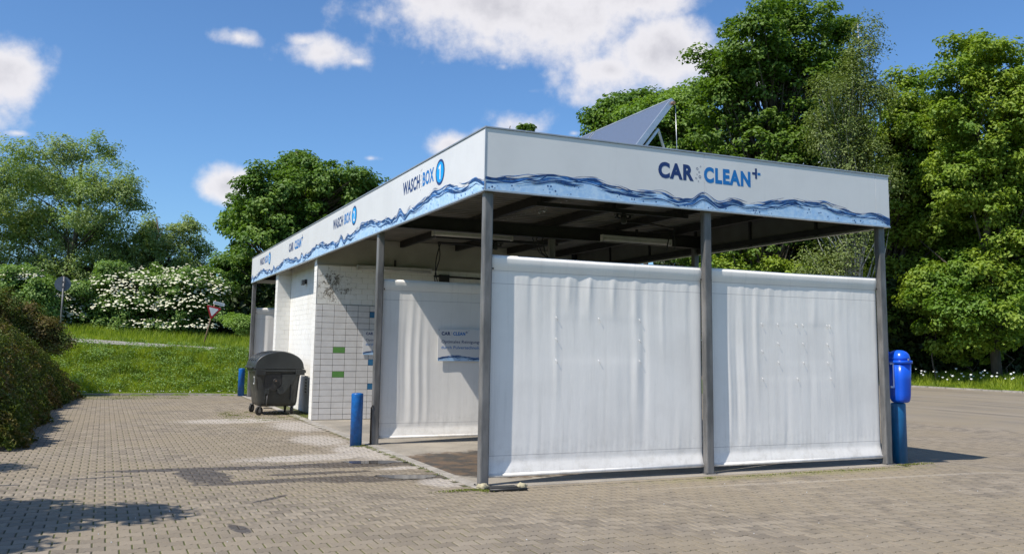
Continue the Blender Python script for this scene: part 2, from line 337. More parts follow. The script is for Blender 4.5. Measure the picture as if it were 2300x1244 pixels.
# ------------------------------------------------------------------ object helpers
class MB:
    def __init__(s): s.v = []; s.f = []; s.sm = []
    def add(s, vs, fs, smooth=False):
        k = len(s.v); s.v += [tuple(p) for p in vs]; s.f += [tuple(i+k for i in f) for f in fs]; s.sm += [smooth]*len(fs); return s
    def box(s, x0, x1, y0, y1, z0, z1, bev=0):
        if not bev:
            vs = [(x, y, z) for z in (z0, z1) for y in (y0, y1) for x in (x0, x1)]
            return s.add(vs, [(0, 2, 3, 1), (4, 5, 7, 6), (0, 1, 5, 4), (2, 6, 7, 3), (0, 4, 6, 2), (1, 3, 7, 5)])
        bm = bmesh.new(); bmesh.ops.create_cube(bm, size=1)
        for v in bm.verts: v.co = Vector(((x0+x1)/2+v.co.x*(x1-x0), (y0+y1)/2+v.co.y*(y1-y0), (z0+z1)/2+v.co.z*(z1-z0)))
        bmesh.ops.bevel(bm, geom=bm.edges[:], offset=bev, segments=2, profile=.5, affect='EDGES')
        return s.bm(bm)
    def bm(s, bm, smooth=False):
        bm.verts.ensure_lookup_table(); bm.verts.index_update()
        s.add([v.co.copy() for v in bm.verts], [[v.index for v in f.verts] for f in bm.faces], smooth); bm.free(); return s
    def tube(s, pts, r, seg=8, cap=True, smooth=True):
        pts = [Vector(p) for p in pts]; rr = r if isinstance(r, (list, tuple)) else [r]*len(pts)
        vs = []; fs = []; prev = None
        for i, p in enumerate(pts):
            t = (pts[min(i+1, len(pts)-1)]-pts[max(i-1, 0)]).normalized()
            a = prev if prev is not None else (Vector((0, 0, 1)) if abs(t.z) < .9 else Vector((1, 0, 0)))
            u = (a - t*a.dot(t)).normalized(); w = t.cross(u); prev = u
            for k in range(seg):
                q = 2*math.pi*k/seg; vs.append(p+(u*math.cos(q)+w*math.sin(q))*rr[i])
        for i in range(len(pts)-1):
            for k in range(seg):
                a, b = i*seg+k, i*seg+(k+1) % seg; fs.append((a, b, b+seg, a+seg))
        s.add(vs, fs, smooth)
        if cap:
            n0 = len(s.v)-len(vs)
            s.f += [tuple(n0+k for k in range(seg))[::-1], tuple(n0+(len(pts)-1)*seg+k for k in range(seg))]; s.sm += [False, False]
        return s
    def lathe(s, c, prof, seg=24, smooth=True):
        vs = []; fs = []
        for r, z in prof:
            for k in range(seg):
                q = 2*math.pi*k/seg; vs.append((c[0]+r*math.cos(q), c[1]+r*math.sin(q), c[2]+z))
        m = len(prof)
        for i in range(m-1):
            for k in range(seg):
                a, b = i*seg+k, i*seg+(k+1) % seg; fs.append((a, b, b+seg, a+seg))
        s.add(vs, fs, smooth); n0 = len(s.v)-len(vs)
        s.f += [tuple(n0+k for k in range(seg))[::-1], tuple(n0+(m-1)*seg+k for k in range(seg))]; s.sm += [False, False]
        return s
    def build(s, name, m, parent=None, **kw):
        me = bpy.data.meshes.new(name); me.from_pydata(s.v, [], s.f); me.polygons.foreach_set('use_smooth', s.sm)
        return link(name, me, m, parent, **kw)
def link(name, me, m=None, parent=None, label=None, cat=None, group=None, kind=None):
    if m is not None and not me.materials: me.materials.append(M[m] if isinstance(m, str) else m)
    o = bpy.data.objects.new(name, me); COL.objects.link(o)
    if parent is not None: o.parent = parent
    tag(o, label, cat, group, kind); return o
def tag(o, label=None, cat=None, group=None, kind=None):
    if label: o['label'] = label
    if cat: o['category'] = cat
    if group: o['group'] = group
    if kind: o['kind'] = kind
    return o
def thing(name, label, cat, group=None, loc=(0, 0, 0), kind=None):
    o = bpy.data.objects.new(name, None); o.empty_display_size = .2; COL.objects.link(o); o.location = loc
    return tag(o, label, cat, group, kind)
def numesh(name, verts, tris, m, parent=None, smooth=False, **kw):
    """large triangle mesh from arrays"""
    verts = np.asarray(verts, np.float32).reshape(-1, 3); tris = np.asarray(tris, np.int32).reshape(-1, 3)
    me = bpy.data.meshes.new(name); me.vertices.add(len(verts)); me.vertices.foreach_set('co', verts.ravel())
    me.loops.add(tris.size); me.loops.foreach_set('vertex_index', tris.ravel())
    me.polygons.add(len(tris)); me.polygons.foreach_set('loop_start', np.arange(0, tris.size, 3, dtype=np.int32))
    me.polygons.foreach_set('loop_total', np.full(len(tris), 3, np.int32))
    if smooth: me.polygons.foreach_set('use_smooth', np.ones(len(tris), bool))
    me.update(calc_edges=True)
    return link(name, me, m, parent, **kw)

def text(s, w, h, origin, xdir, ydir, m, parent, name='lettering', bold=.022, **kw):
    """flat printed lettering fitted to w by h (cap height), standing at origin"""
    cu = bpy.data.curves.new('t', 'FONT'); cu.body = s; cu.size = 1; cu.offset = bold; cu.resolution_u = 4; cu.space_character = 1+bold*3
    o = bpy.data.objects.new('t', cu); COL.objects.link(o); bpy.context.view_layer.update()
    me = bpy.data.meshes.new_from_object(o.evaluated_get(bpy.context.evaluated_depsgraph_get()))
    bpy.data.objects.remove(o); bpy.data.curves.remove(cu)
    co = np.zeros(len(me.vertices)*3, np.float32); me.vertices.foreach_get('co', co); co = co.reshape(-1, 3)
    cap = .729 if h else 1
    x0, x1 = co[:, 0].min(), co[:, 0].max()
    sx = w/(x1-x0) if w else h/cap; sy = h/cap
    X = Vector(xdir); Y = Vector(ydir); O = Vector(origin)
    A = np.array(O)[None]+np.outer((co[:, 0]-x0)*sx, np.array(X))+np.outer(co[:, 1]*sy, np.array(Y))
    me.vertices.foreach_set('co', A.astype(np.float32).ravel()); me.update(); me.name = name; me.materials.clear()
    return link(name, me, m, parent, **kw)

def ring(mb, O, X, Y, cx, cy, r, t, seg=14):
    vs = []; fs = []
    for k in range(seg):
        q = 2*math.pi*k/seg
        for rr in (r, r-t): vs.append(Vector(O)+Vector(X)*(cx+rr*math.cos(q))+Vector(Y)*(cy+rr*math.sin(q)))
    for k in range(seg):
        a = 2*k; b = 2*((k+1) % seg); fs.append((a, b, b+1, a+1))
    mb.add(vs, fs)
def disc(mb, O, X, Y, cx, cy, r, seg=32, ry=None):
    mb.add([Vector(O)+Vector(X)*(cx+r*math.cos(2*math.pi*k/seg))+Vector(Y)*(cy+(ry or r)*math.sin(2*math.pi*k/seg)) for k in range(seg)], [tuple(range(seg))])

# ------------------------------------------------------------------ measures of the place
X1, W, Y1, YT, Y2, L = 3.294, 6.542, 4.757, 9.915, 14.92, 19.17
ZB, ZT, OV = 3.575, 4.346, .096
def yk(x):            # line of the far kerb
    return 20.82-.07*(x+5) if x < -1.5 else 20.575-.5*min(max(x+1.5, 0), 2.2)
def yk_np(x): return np.where(x < -1.5, 20.82-.07*(x+5), 20.575-.5*np.clip(x+1.5, 0, 2.2))
def hz(x, y):
    """height of the terrain"""
    x = np.asarray(x, float); y = np.asarray(y, float); d = y-yk_np(x)
    tilt = np.clip(-.055*(x+2), -.55, .35)
    top = 1.42+tilt
    sm = lambda t: np.clip(t, 0, 1)**2*(3-2*np.clip(t, 0, 1))
    z = .05+ (top-.05)*sm((d-.7)/3.9)**.85
    z = np.where(d > 4.6, top+ .14*np.clip((d-4.6)/3.4, 0, 1), z)
    z = np.where(d > 8, top+.14+.41*sm((d-8)/7), z)
    z = np.where(d < 0, -.035-.1*((x > 5) & (x < 24)), z)
    r = (x-32.75); z2 = .06+.35*sm(r/6)                       # verge on the right
    fade = sm((x-14)/12)                                       # the bank dies out to the right
    z = np.where(d >= 0, z*(1-fade)+fade*np.where(r > 0, z2, -.035), np.where(r > 0, z2, z))
    lf = (-5.75-x); z = np.where((d < 0) & (lf > 0), .02+.10*sm(lf/2), z)
    return z

def dip(x):
    """shallow drainage dip right of the building"""
    x = np.asarray(x, float); q = lambda t: np.clip(t, 0, 1)**2*(3-2*np.clip(t, 0, 1))
    return -.10*q((x-6.9)/2.6)*(1-q((x-12)/9))
# ------------------------------------------------------------------ ground sheet
def axis(pts):
    out = []
    for a, b, n in pts: out += list(np.linspace(a, b, n, endpoint=False))
    return np.array(out+[pts[-1][1]])
gx = axis([(-900, -60, 8), (-60, -14, 16), (-14, -5.80, 20), (-5.80, -5.72, 2), (-5.72, 4, 40), (4, 32.7, 50), (32.7, 32.8, 2), (32.8, 45, 20), (45, 900, 16)])
gy = axis([(-900, -30, 8), (-30, 18.5, 50), (18.5, 31, 130), (31, 45, 28), (45, 100, 14), (100, 900, 10)])
GX, GY = np.meshgrid(gx, gy); GZ = hz(GX, GY)
gv = np.stack([GX, GY, GZ], -1).reshape(-1, 3); nx = len(gx); ny = len(gy)
ii = (np.arange(ny-1)[:, None]*nx+np.arange(nx-1)[None]).ravel()
gt = np.concatenate([np.stack([ii, ii+1, ii+nx+1], -1), np.stack([ii, ii+nx+1, ii+nx], -1)])
numesh('ground', gv, gt, 'ground', smooth=True, kind='structure')

# ------------------------------------------------------------------ paving
pav = thing('paving', None, None, kind='structure')
PX0, PX1, PY0 = -5.72, 32.7, -9.8
# joint bed under the modelled stones and the plainer sheet farther away
def sheet(name, rects, z, m, parent, **kw):
    mb = MB()
    for x0, x1, y0, y1 in rects: mb.add([(x0, y0, z), (x1, y0, z), (x1, y1, z), (x0, y1, z)], [(0, 1, 2, 3)])
    return mb.build(name, m, parent, **kw)
XF = 15.0
bed = MB()
xs = np.linspace(PX0, 2.4, 30)
for a, b in zip(xs[:-1], xs[1:]): bed.add([(a, -12, -.0075), (b, -12, -.0075), (b, yk(b)-.02, -.0075), (a, yk(a)-.02, -.0075)], [(0, 1, 2, 3)])
xs = np.linspace(2.4, XF, 50)
for a, b in zip(xs[:-1], xs[1:]): za, zb0 = float(dip(a))-.0075, float(dip(b))-.0075; bed.add([(a, -12, za), (b, -12, zb0), (b, 20, zb0), (a, 20, za)], [(0, 1, 2, 3)])
bed.build('joint_bed', 'joint', pav)
fp = MB(); xs = np.linspace(XF-.15, PX1, 40)
for a, b in zip(xs[:-1], xs[1:]): fp.add([(a, -12, float(dip(a))-.004), (b, -12, float(dip(b))-.004), (b, 60, float(dip(b))-.004), (a, 60, float(dip(a))-.004)], [(0, 1, 2, 3)])
xs = np.linspace(2.4, XF-.15, 20)
for a, b in zip(xs[:-1], xs[1:]): fp.add([(a, 19.95, float(dip(a))-.004), (b, 19.95, float(dip(b))-.004), (b, 60, float(dip(b))-.004), (a, 60, float(dip(a))-.004)], [(0, 1, 2, 3)])
fp.build('far_paving', 'paverflat', pav)
# stone template, an interlocking I shape, 200 x 165 mm
PW, PH, AM, G2, CH = .20, .165, .0100, .0064, .005
def outline(ins):
    h = PW/2-ins; t = PH/2-ins
    top = [(-h, t+AM), (-.060+ins*.2, t+AM), (-.040+ins*.2, t-AM), (.040-ins*.2, t-AM), (.060-ins*.2, t+AM), (h, t+AM)]
    return top+[(x, -y) for x, y in top[::-1]]
def stone_template(skirt):
    A = outline(G2+CH); B = outline(G2); n = 12
    V = [(x, y, 0) for x, y in A]+[(x, y, -.004) for x, y in B]
    T = [(0, 11, 10), (0, 10, 1), (1, 10, 9), (1, 9, 2), (2, 9, 8), (2, 8, 3), (3, 8, 7), (3, 7, 4), (4, 7, 6), (4, 6, 5)]
    for k in range(n):
        j = (k+1) % n; T += [(k, n+k, n+j), (k, n+j, j)] if False else [(k, j, n+j), (k, n+j, n+k)]
    if skirt:
        V += [(x, y, -.02) for x, y in B]
        for k in range(n):
            j = (k+1) % n; T += [(n+k, n+j, 2*n+j), (n+k, 2*n+j, 2*n+k)]
    T = [(a, c, b) for a, b, c in T]
    T = [t for t in T]
    return np.array(V, np.float32), np.array(T, np.int32)
rows = np.arange(int((PY0)/PH), int(21.2/PH)+1); rng = np.random.default_rng(3)
C0 = []
for k in rows:
    cy = k*PH; off = (k % 2)*PW/2
    cxs = np.arange(PX0+PW/2, XF, PW)+off
    C0.append(np.stack([cxs, np.full(len(cxs), cy)], -1))
C0 = np.concatenate(C0)
inb = (C0[:, 0] > -OV-.11) & (C0[:, 0] < W+.2) & (C0[:, 1] > -.22) & (C0[:, 1] < L+.2)
ok = ~inb & (C0[:, 0] < XF-.1) & (C0[:, 1] < yk_np(C0[:, 0])-.1)
d = np.concatenate([C0, np.zeros((len(C0), 1))], 1)-np.array(CAM)
dz = d@np.array(fw); u = 1150+FPX*(d@np.array(rt))/np.maximum(dz, .01); v = 531.4-FPX*(d@np.array(up))/np.maximum(dz, .01)
ok &= (dz > 1) & (u > -420) & (u < 2720) & (v < 1650)
C0, dz, u, v = C0[ok], dz[ok], u[ok], v[ok]
vis = (u > -5) & (u < 2305) & (v < 1250)
order = np.argsort(np.where(vis, dz, dz+1000))
near = order[:300]; rest = order[300:]
far = rest[dz[rest] > 14]; mid = rest[dz[rest] <= 14]
vs, ts = stone_template(True)
sm_ = bpy.data.meshes.new('paving_stone'); sm_.from_pydata(vs.tolist(), [], ts.tolist()); sm_.materials.append(M['paver'])
for i in near:
    o = bpy.data.objects.new('paving_stone', sm_); COL.objects.link(o); o.parent = pav
    o.location = (C0[i, 0], C0[i, 1], rng.uniform(-.0015, .0012)+float(dip(C0[i, 0]))); o.rotation_euler = (rng.normal(0, .006), rng.normal(0, .005), rng.normal(0, .004))
def many_stones(idx, skirt):
    vs, ts = stone_template(skirt); n = len(idx)
    A = np.repeat(vs[None], n, 0).copy()
    tx = rng.normal(0, .006, n)[:, None]; ty = rng.normal(0, .005, n)[:, None]
    A[:, :, 2] += dip(A[:, :, 0]+C0[idx][:, None, 0])+A[:, :, 0]*ty+A[:, :, 1]*tx+rng.uniform(-.0018, .0015, n)[:, None]
    A[:, :, :2] += C0[idx][:, None, :]+rng.normal(0, .0008, (n, 1, 2))
    T = (ts[None]+(np.arange(n)*len(vs))[:, None, None])
    return A.reshape(-1, 3), T.reshape(-1, 3)
a, t1 = many_stones(mid, True); b, t2 = many_stones(far, False)
numesh('paving_stones', np.concatenate([a, b]), np.concatenate([t1, t2+len(a)]), 'paver', pav, kind='stuff')
print('stones', len(C0))

# far kerb
kb = thing('kerb', None, None, kind='structure')
x = -5.7
while x < .3:
    x2 = x+.98; y0, y1_ = yk(x), yk(x2)
    mb = MB(); z0, z1 = -.03, .055
    mb.add([(x, y0, z0), (x2, y1_, z0), (x2, y1_, z1), (x, y0, z1), (x, y0+.09, z1), (x2, y1_+.09, z1), (x2, y1_+.09, z0), (x, y0+.09, z0)],
           [(0, 1, 2, 3), (3, 2, 5, 4), (4, 5, 6, 7), (0, 3, 4, 7), (1, 6, 5, 2)])
    mb.build('kerb_stone', 'kerb', kb); x += 1.0
kr = MB(); yy = -8.
while yy < 58:
    kr.box(32.66, 32.78, yy, yy+.97, -.03, .07+.01*math.sin(yy*3)); yy += 1
kr.build('kerb_stones', 'kerb', kb, kind='stuff')

# concrete slab of the wash boxes with its edging
slab = thing('concrete_slab', None, None, kind='structure')
for y0, y1_ in ((-.11, Y1-.02), (Y1, YT-.01), (Y2+.3, L+.12)):
    MB().box(.02, W+.1, y0, y1_, -.08, .008, .006).build('floor_slab', 'slab', slab)
MB().box(.4, W+.1, YT-.0, Y2+.29, -.08, .006).build('floor_slab', 'slab', slab)
e = MB(); yy = -.11
while yy < L:
    e.box(-.14, .012, yy, yy+.99, -.08, .010, .006); yy += 1
e.build('edging_stones', 'kerb', slab, kind='stuff')
e = MB(); xx = .02
while xx < W:
    e.box(xx, xx+.19, -.24, -.118, -.08, .004, .005); xx += .2
e.build('edging_stones', 'paver', slab, kind='stuff')

# road on top of the bank
mb = MB(); xs = np.linspace(-60, 16, 90)
vsr = []
for x in xs:
    y0 = yk(x)+4.75; y1_ = yk(x)+8.0
    vsr += [(x, y0, float(hz(x, y0))+.03), (x, y1_, float(hz(x, y1_))+.03)]
mb.add(vsr, [(2*i, 2*i+2, 2*i+3, 2*i+1) for i in range(len(xs)-1)]); mb.build('road', 'asphalt', kind='structure')

# puddles on the stones
def puddle(cx, cy, rx, ry, seed, rot=0):
    r_ = random.Random(seed); n = 40; ph = [r_.uniform(0, 6.3) for _ in range(4)]
    vs = []
    for k in range(n):
        q = 2*math.pi*k/n; f = 1+.16*math.sin(2*q+ph[0])+.13*math.sin(3*q+ph[1])+.08*math.sin(5*q+ph[2])+.05*math.sin(9*q+ph[3])
        x, y = rx*f*math.cos(q), ry*f*math.sin(q); vs.append((cx+x*math.cos(rot)-y*math.sin(rot), cy+x*math.sin(rot)+y*math.cos(rot), .0035))
    MB().add(vs, [tuple(range(n))]).build('puddle', 'water', kind='structure')
puddle(-.62, 1.08, .33, .20, 1, -.5); puddle(-.62, 2.62, .44, .17, 2, -.35)

# ------------------------------------------------------------------ car wash building
wash = thing('car_wash', 'open car wash building with white wave-printed fascia on steel posts', 'building')
def post(x, y, top=ZB+.12, s=.06, m='galv'):
    mb = MB(); mb.box(x-s, x+s, y-.02, y+.085, .006, top, .018); 
    o = mb.build('post', m, wash)
    MB().box(x-s-.03, x+s+.03, y-.05, y+.115, -.02, .014, .003).build('base_plate', m, o)
    b = MB()
    for dx in (-.075, .075):
        for dy in (-.035, .10): b.lathe((x+dx, y+dy, .012), [(.011, 0), (.011, .012), (.006, .014)], 6)
    b.build('bolts', 'steel', o, kind='stuff')
    return o
for x, y in ((0, 0), (X1, 0), (W, 0), (0, Y1), (X1, Y1), (W, Y1), (W, YT), (0, L), (X1, L), (W, L), (W, Y2)): post(x, y)
# thin pipe on the second left post
MB().tube([(-.085, Y1-.02, .01), (-.085, Y1-.02, .62), (-.06, Y1-.02, .66)], .014).build('pipe', 'steel', wash)

# roof deck: trapezoid corrugations that run along x
yy = 0.; pts = []
while yy < L+.02:
    for dy, z in ((0, 4.075), (.06, 4.075), (.085, 4.115), (.165, 4.115), (.19, 4.075)): pts.append((min(yy+dy, L+.04), z))
    yy += .2
mb = MB(); vs = []
for y, z in pts: vs += [(-.05, y, z), (W+.05, y, z)]
mb.add(vs, [(2*i, 2*i+1, 2*i+3, 2*i+2) for i in range(len(pts)-1)])
vs = [(x, y, z+.012) for x, y, z in vs]; mb.add(vs, [(2*i, 2*i+2, 2*i+3, 2*i+1) for i in range(len(pts)-1)])
mb.build('roof_deck', 'deck', wash)
# steel: cross beams (I section) and purlins
def ibeam(a, b, h=.22, w=.12, axis='x', **kw):
    mb = MB(); (x0, y0, z), (x1, y1_, _) = a, b
    if axis == 'x':
        mb.box(x0, x1, y0-w/2, y0+w/2, z-h/2, z-h/2+.012); mb.box(x0, x1, y0-w/2, y0+w/2, z+h/2-.012, z+h/2); mb.box(x0, x1, y0-.005, y0+.005, z-h/2+.012, z+h/2-.012)
    else:
        mb.box(x0-w/2, x0+w/2, y0, y1_, z-h/2, z-h/2+.012); mb.box(x0-w/2, x0+w/2, y0, y1_, z+h/2-.012, z+h/2); mb.box(x0-.005, x0+.005, y0, y1_, z-h/2+.012, z+h/2-.012)
    return mb.build('beam', 'steel', wash)
for y in (.03, Y1-.085, L-.06): ibeam((-.05, y, 3.80), (W+.05, y, 3.8), .24)
for x in (.62, 1.95, 3.32, 4.68, 6.0):
    for y0, y1_ in ((.1, YT-.02), (Y2+.35, L-.05)):
        mb = MB(); mb.box(x-.04, x+.04, y0, y1_, 3.925, 4.066); o = mb.build('purlin', 'steel', wash)
for x in (-.03, W+.03):
    MB().box(x-.02, x+.02, .0, L, 3.6, 3.7).build('edge_rail', 'steel', wash)

# fascia with print
HT = [(0, .150), (.24, .17), (.55, .22), (.85, .265), (1.1, .25), (1.4, .262), (1.74, .2), (2.09, .157), (2.45, .178), (2.75, .107), (2.94, .125), (3.15, .226), (3.42, .110), (3.7, .175), (3.9, .150)]
def hwave(s):
    s = s % 3.9
    for (a, p), (b, q) in zip(HT[:-1], HT[1:]):
        if a <= s <= b:
            t = (s-a)/(b-a); t = t*t*(3-2*t); return p+(q-p)*t
    return .15
def wave_print(parent, O, X, Y, Nn, s0, length, k=1.0, seed=0, bub=True):
    """printed water line: O lower left corner, X along, Y up, Nn outwards; s0 phase, k scale"""
    O, X, Y, Nn = map(Vector, (O, X, Y, Nn)); r_ = random.Random(seed)
    step = .02*max(k, .3); n = max(int(length/step), 8); T = [length*i/n for i in range(n+1)]
    def h(t): return hwave(s0+t/k)*k
    mb = MB(); lay = .0012
    vs = []
    for t in T:
        for q in (0, 1): vs.append(O+X*t+Y*(0 if not q else h(t)-.03*k)+Nn*lay)
    mb.add(vs, [(2*i, 2*i+2, 2*i+3, 2*i+1) for i in range(n)]); w_ = mb.build('wave_print', 'wavelight', parent)
    spec = []
    P = lambda: r_.uniform(0, 6.3)
    # centre offset below crest, wobble, half width, material
    spec += [('wavemid', .050, .012, 2.1, .026, P(), P()), ('wavelight', .036, .012, 3.3, .011, P(), P()), ('wavedark', .062, .020, 2.4, .020, P(), P()),
             ('wavemid', .026, .014, 4.7, .012, P(), P()), ('wavedark', .012, .004, 5.1, .013, P(), P()), ('wavelight', .046, .02, 5.2, .006, P(), P()),
             ('wavedark', .080, .022, 3.1, .010, P(), P()), ('wavedark', .040, .024, 4.1, .011, P(), P()), ('wavemid', -.008, .012, 3.7, .006, P(), P()),
             ('wavedark', .092, .012, 2.3, .007, P(), P()), ('wavedark', .030, .03, 7.1, .009, P(), P()), ('wavelight', .070, .02, 6.2, .004, P(), P()), ('wavedark', -.012, .016, 6.1, .0035, P(), P())]
    for li, (m, off, wob, kf, hw, p1, p2) in enumerate(spec):
        vs = []; fs = []
        for i, t in enumerate(T):
            s = (s0+t/k)
            c = h(t)-k*(off+wob*math.sin(kf*s+p1)+.3*wob*math.sin(3.1*kf*s+p2))
            g = max(0, math.sin(kf*1.7*s+p2)*.6+.42+.35*math.sin(kf*4.3*s+p1)); ww = k*hw*min(g, 1.25)
            vs += [O+X*t+Y*max(c-ww, .002)+Nn*(lay+.0005*(li+1)), O+X*t+Y*max(c+ww, .0021)+Nn*(lay+.0005*(li+1))]
            if i and ww > .0004*k: fs.append((2*i-2, 2*i, 2*i+1, 2*i-1))
        MB().add(vs, fs).build('wave_line', m, parent, kind='stuff')
    if bub:
        mb = MB(); mb2 = MB()
        for i in range(int(length/k*11)):
            t = r_.uniform(.03, length-.03); top = h(t)-.1*k; y = r_.uniform(.012*k, max(top, .03*k))
            r0 = k*r_.choice((.004, .005, .006, .008, .011, .013)); ring(mb, O+Nn*.0090, X, Y, t, y, r0, r0*.45, 9)
            if r0 > .007*k: disc(mb2, O+Nn*.0086, X, Y, t+r0*.1, y-r0*.1, r0*.7, 8)
        mb.build('bubble_print', 'wavedark', parent, kind='stuff'); mb2.build('bubble_print', 'wavemid', parent, kind='stuff')

def logo_car(parent, O, X, Y, Nn, width, cap):
    """CAR CLEAN+ with its bubbles; O at baseline left"""
    O, X, Y, Nn = map(Vector, (O, X, Y, Nn)); k = width/1.73; e = Nn*.002*max(k, .3)
    text('CAR', .575*k, cap, O+e, X, Y, 'navy', parent, bold=.05)
    text('CLEAN', .80*k, cap, O+X*.745*k+e, X, Y, 'cyan', parent, bold=.05)
    mb = MB()
    for bx, by, r0 in ((.635, .165, .018), (.69, .20, .011), (.665, .12, .013), (.63, .085, .009), (.615, .03, .014), (.677, .055, .020), (.652, -.01, .010)): ring(mb, O+e, X, Y, bx*k, by*k, r0*k, r0*k*.32, 14)
    mb.build('bubble_ring', 'navy', parent, kind='stuff')
    mb = MB(); cx, cy = 1.645*k, cap*.93
    q = lambda x0, x1, y0, y1: mb.add([O+e+X*x0+Y*y0, O+e+X*x1+Y*y0, O+e+X*x1+Y*y1, O+e+X*x0+Y*y1], [(0, 1, 2, 3)])
    q(cx-.017*k, cx+.017*k, cy-.075*k, cy+.075*k); q(cx-.068*k, cx-.017*k, cy-.017*k, cy+.017*k); mb.build('plus_sign', 'navy', parent)
    mb = MB(); q(cx+.026*k, cx+.078*k, cy-.020*k, cy+.016*k); mb.build('plus_sign', 'cyan', parent)
def logo_box(parent, O, X, Y, Nn, num):
    O, X, Y, Nn = map(Vector, (O, X, Y, Nn)); e = Nn*.002
    text('WASCH', .83, .2, O+e, X, Y, 'navy', parent, bold=.035)
    text('BOX', .50, .2, O+X*.965+e, X, Y, 'cyan', parent, bold=.035)
    mb = MB()
    for bx, by, r0 in ((.885, .24, .013), (.92, .255, .009), (.90, .16, .011), (.875, .10, .012), (.925, .12, .009), (.89, .04, .014), (.925, .0, .01), (.88, -.05, .009)): ring(mb, O+e, X, Y, bx, by, r0, .005, 12)
    mb.build('bubble_ring', 'ringgrey', parent, kind='stuff')
    cx, cy = 1.725, .075
    mb = MB(); disc(mb, O+Nn*.002, X, Y, cx, cy, .185); mb.build('number_disc', 'navy', parent)
    mb = MB(); disc(mb, O+Nn*.0035, X, Y, cx, cy, .148); mb.build('number_disc', 'sky_blue', parent)
    ww = .10 if num == '1' else .125
    if num == '1':
        B = O+X*(cx-.055)+Y*(cy-.105)+Nn*.005
        MB().add([B+X*a+Y*b for a, b in ((.045, 0), (.085, 0), (.085, .21), (.055, .21), (.0, .178), (.008, .145), (.045, .158))], [tuple(range(7))]).build('lettering', 'white', parent)
    else: text(num, ww, .20, O+X*(cx-ww/2)+Y*(cy-.10)+Nn*.005, X, Y, 'white', parent, bold=.012)

FT = .03
def panel(x0, x1, y0, y1, z0=ZB, z1=ZT):
    return MB().box(x0, x1, y0, y1, z0, z1, .0025).build('fascia_panel', 'panel', wash)
# front: joints at 3.19 and 6.36
XS = [-OV, 3.19, 6.36, W+OV]; 
for i, (a, b) in enumerate(zip(XS[:-1], XS[1:])):
    p_ = panel(a, b-.003, -OV, -OV+FT)
    wave_print(p_, (a+.001, -OV, ZB+.004), (1, 0, 0), (0, 0, 1), (0, -1, 0), a, b-a-.004, seed=3)
    if i == 0: fp0 = p_
logo_car(fp0, (2.43, -OV, 3.968), (1, 0, 0), (0, 0, 1), (0, -1, 0), 1.735, .205)
# left side panels, reading towards the corner
ys = [-OV+FT+.002, 3.9, 7.8, 11.7, 15.6, L+OV]
side = []
for a, b in zip(ys[:-1], ys[1:]):
    p_ = panel(-OV, -OV+FT, a, b-.003); side.append(p_)
    wave_print(p_, (-OV, b-.004, ZB+.004), (0, -1, 0), (0, 0, 1), (-1, 0, 0), 6.56-b, b-a-.004 + (.03 if a < 0 else 0), seed=int(a*3)+9)
for num, y in (('1', 3.28), ('2', 8.05), ('3', 17.62)):
    pi = side[max(i for i in range(5) if ys[i] < y)]
    logo_box(pi, (-OV, y, 4.0), (0, -1, 0), (0, 0, 1), (-1, 0, 0), num)
logo_car(side[3], (-OV, 12.92, 3.985), (0, -1, 0), (0, 0, 1), (-1, 0, 0), 1.76, .205)
for a, b in zip(ys[:-1], ys[1:]): panel(W+OV-FT, W+OV, a, b-.003)
panel(-OV+FT+.002, W+OV-FT-.002, L+OV-FT, L+OV)
MB().box(W+OV-FT-.008, W+OV-FT-.001, .0, L, ZB+.005, ZT-.01).build('fascia_backing', 'back', wash)
MB().box(-OV+FT+.001, -OV+FT+.008, .0, L, ZB+.005, ZT-.01).build('fascia_backing', 'back', wash)
for y in np.arange(1.4, L, 1.7):    # ribs inside the right fascia
    MB().box(W+OV-FT-.040, W+OV-FT-.009, y, y+.05, ZB+.01, ZT-.05).build('fascia_rib', 'steel', wash)
# aluminium coping and lower edge trim
cz = ZT+.002
MB().box(-OV-.012, W+OV+.012, -OV-.012, -OV+.05, cz, cz+.022, .004).build('coping', 'coping', wash)
MB().box(-OV-.012, -OV+.05, -OV+.052, L+OV+.012, cz, cz+.022, .004).build('coping', 'coping', wash)
MB().box(W+OV-.05, W+OV+.012, -OV+.052, L+OV+.012, cz, cz+.022, .004).build('coping', 'coping', wash)
MB().box(-OV-.006, W+OV+.006, -OV-.006, -OV+.045, ZB-.016, ZB-.002).build('edge_trim', 'alu', wash)
MB().box(-OV-.006, -OV+.045, -OV+.047, L+OV+.006, ZB-.016, ZB-.002).build('edge_trim', 'alu', wash)
MB().box(W+OV-.045, W+OV+.006, -OV+.047, L+OV+.006, ZB-.016, ZB-.002).build('edge_trim', 'alu', wash)
MB().box(-OV-.004, -OV+.012, -OV-.005, -OV+.012, ZB-.001, ZT).build('corner_trim', 'coping', wash)

# masonry: brick unit shared between alike pieces
def unit(sx, sy, sz, m, bev=.0025):
    mb = MB(); mb.box(0, sx, 0, sy, 0, sz); me = bpy.data.meshes.new('u')
    bm = bmesh.new(); bmesh.ops.create_cube(bm, size=1)
    for v in bm.verts: v.co = Vector(((v.co.x+.5)*sx, (v.co.y+.5)*sy, (v.co.z+.5)*sz))
    bmesh.ops.bevel(bm, geom=[e for e in bm.edges], offset=bev, segments=1, affect='EDGES'); bm.to_mesh(me); bm.free(); me.materials.append(M[m]); return me
UC = {}
def lay(name, loc, size, m, parent, **kw):
    k = (round(size[0], 3), round(size[1], 3), round(size[2], 3), m)
    if k not in UC: UC[k] = unit(*size, m)
    o = bpy.data.objects.new(name, UC[k]); COL.objects.link(o); o.parent = parent; o.location = loc
    for a, b in kw.items(): o[a] = b
    return o
rb = random.Random(11)
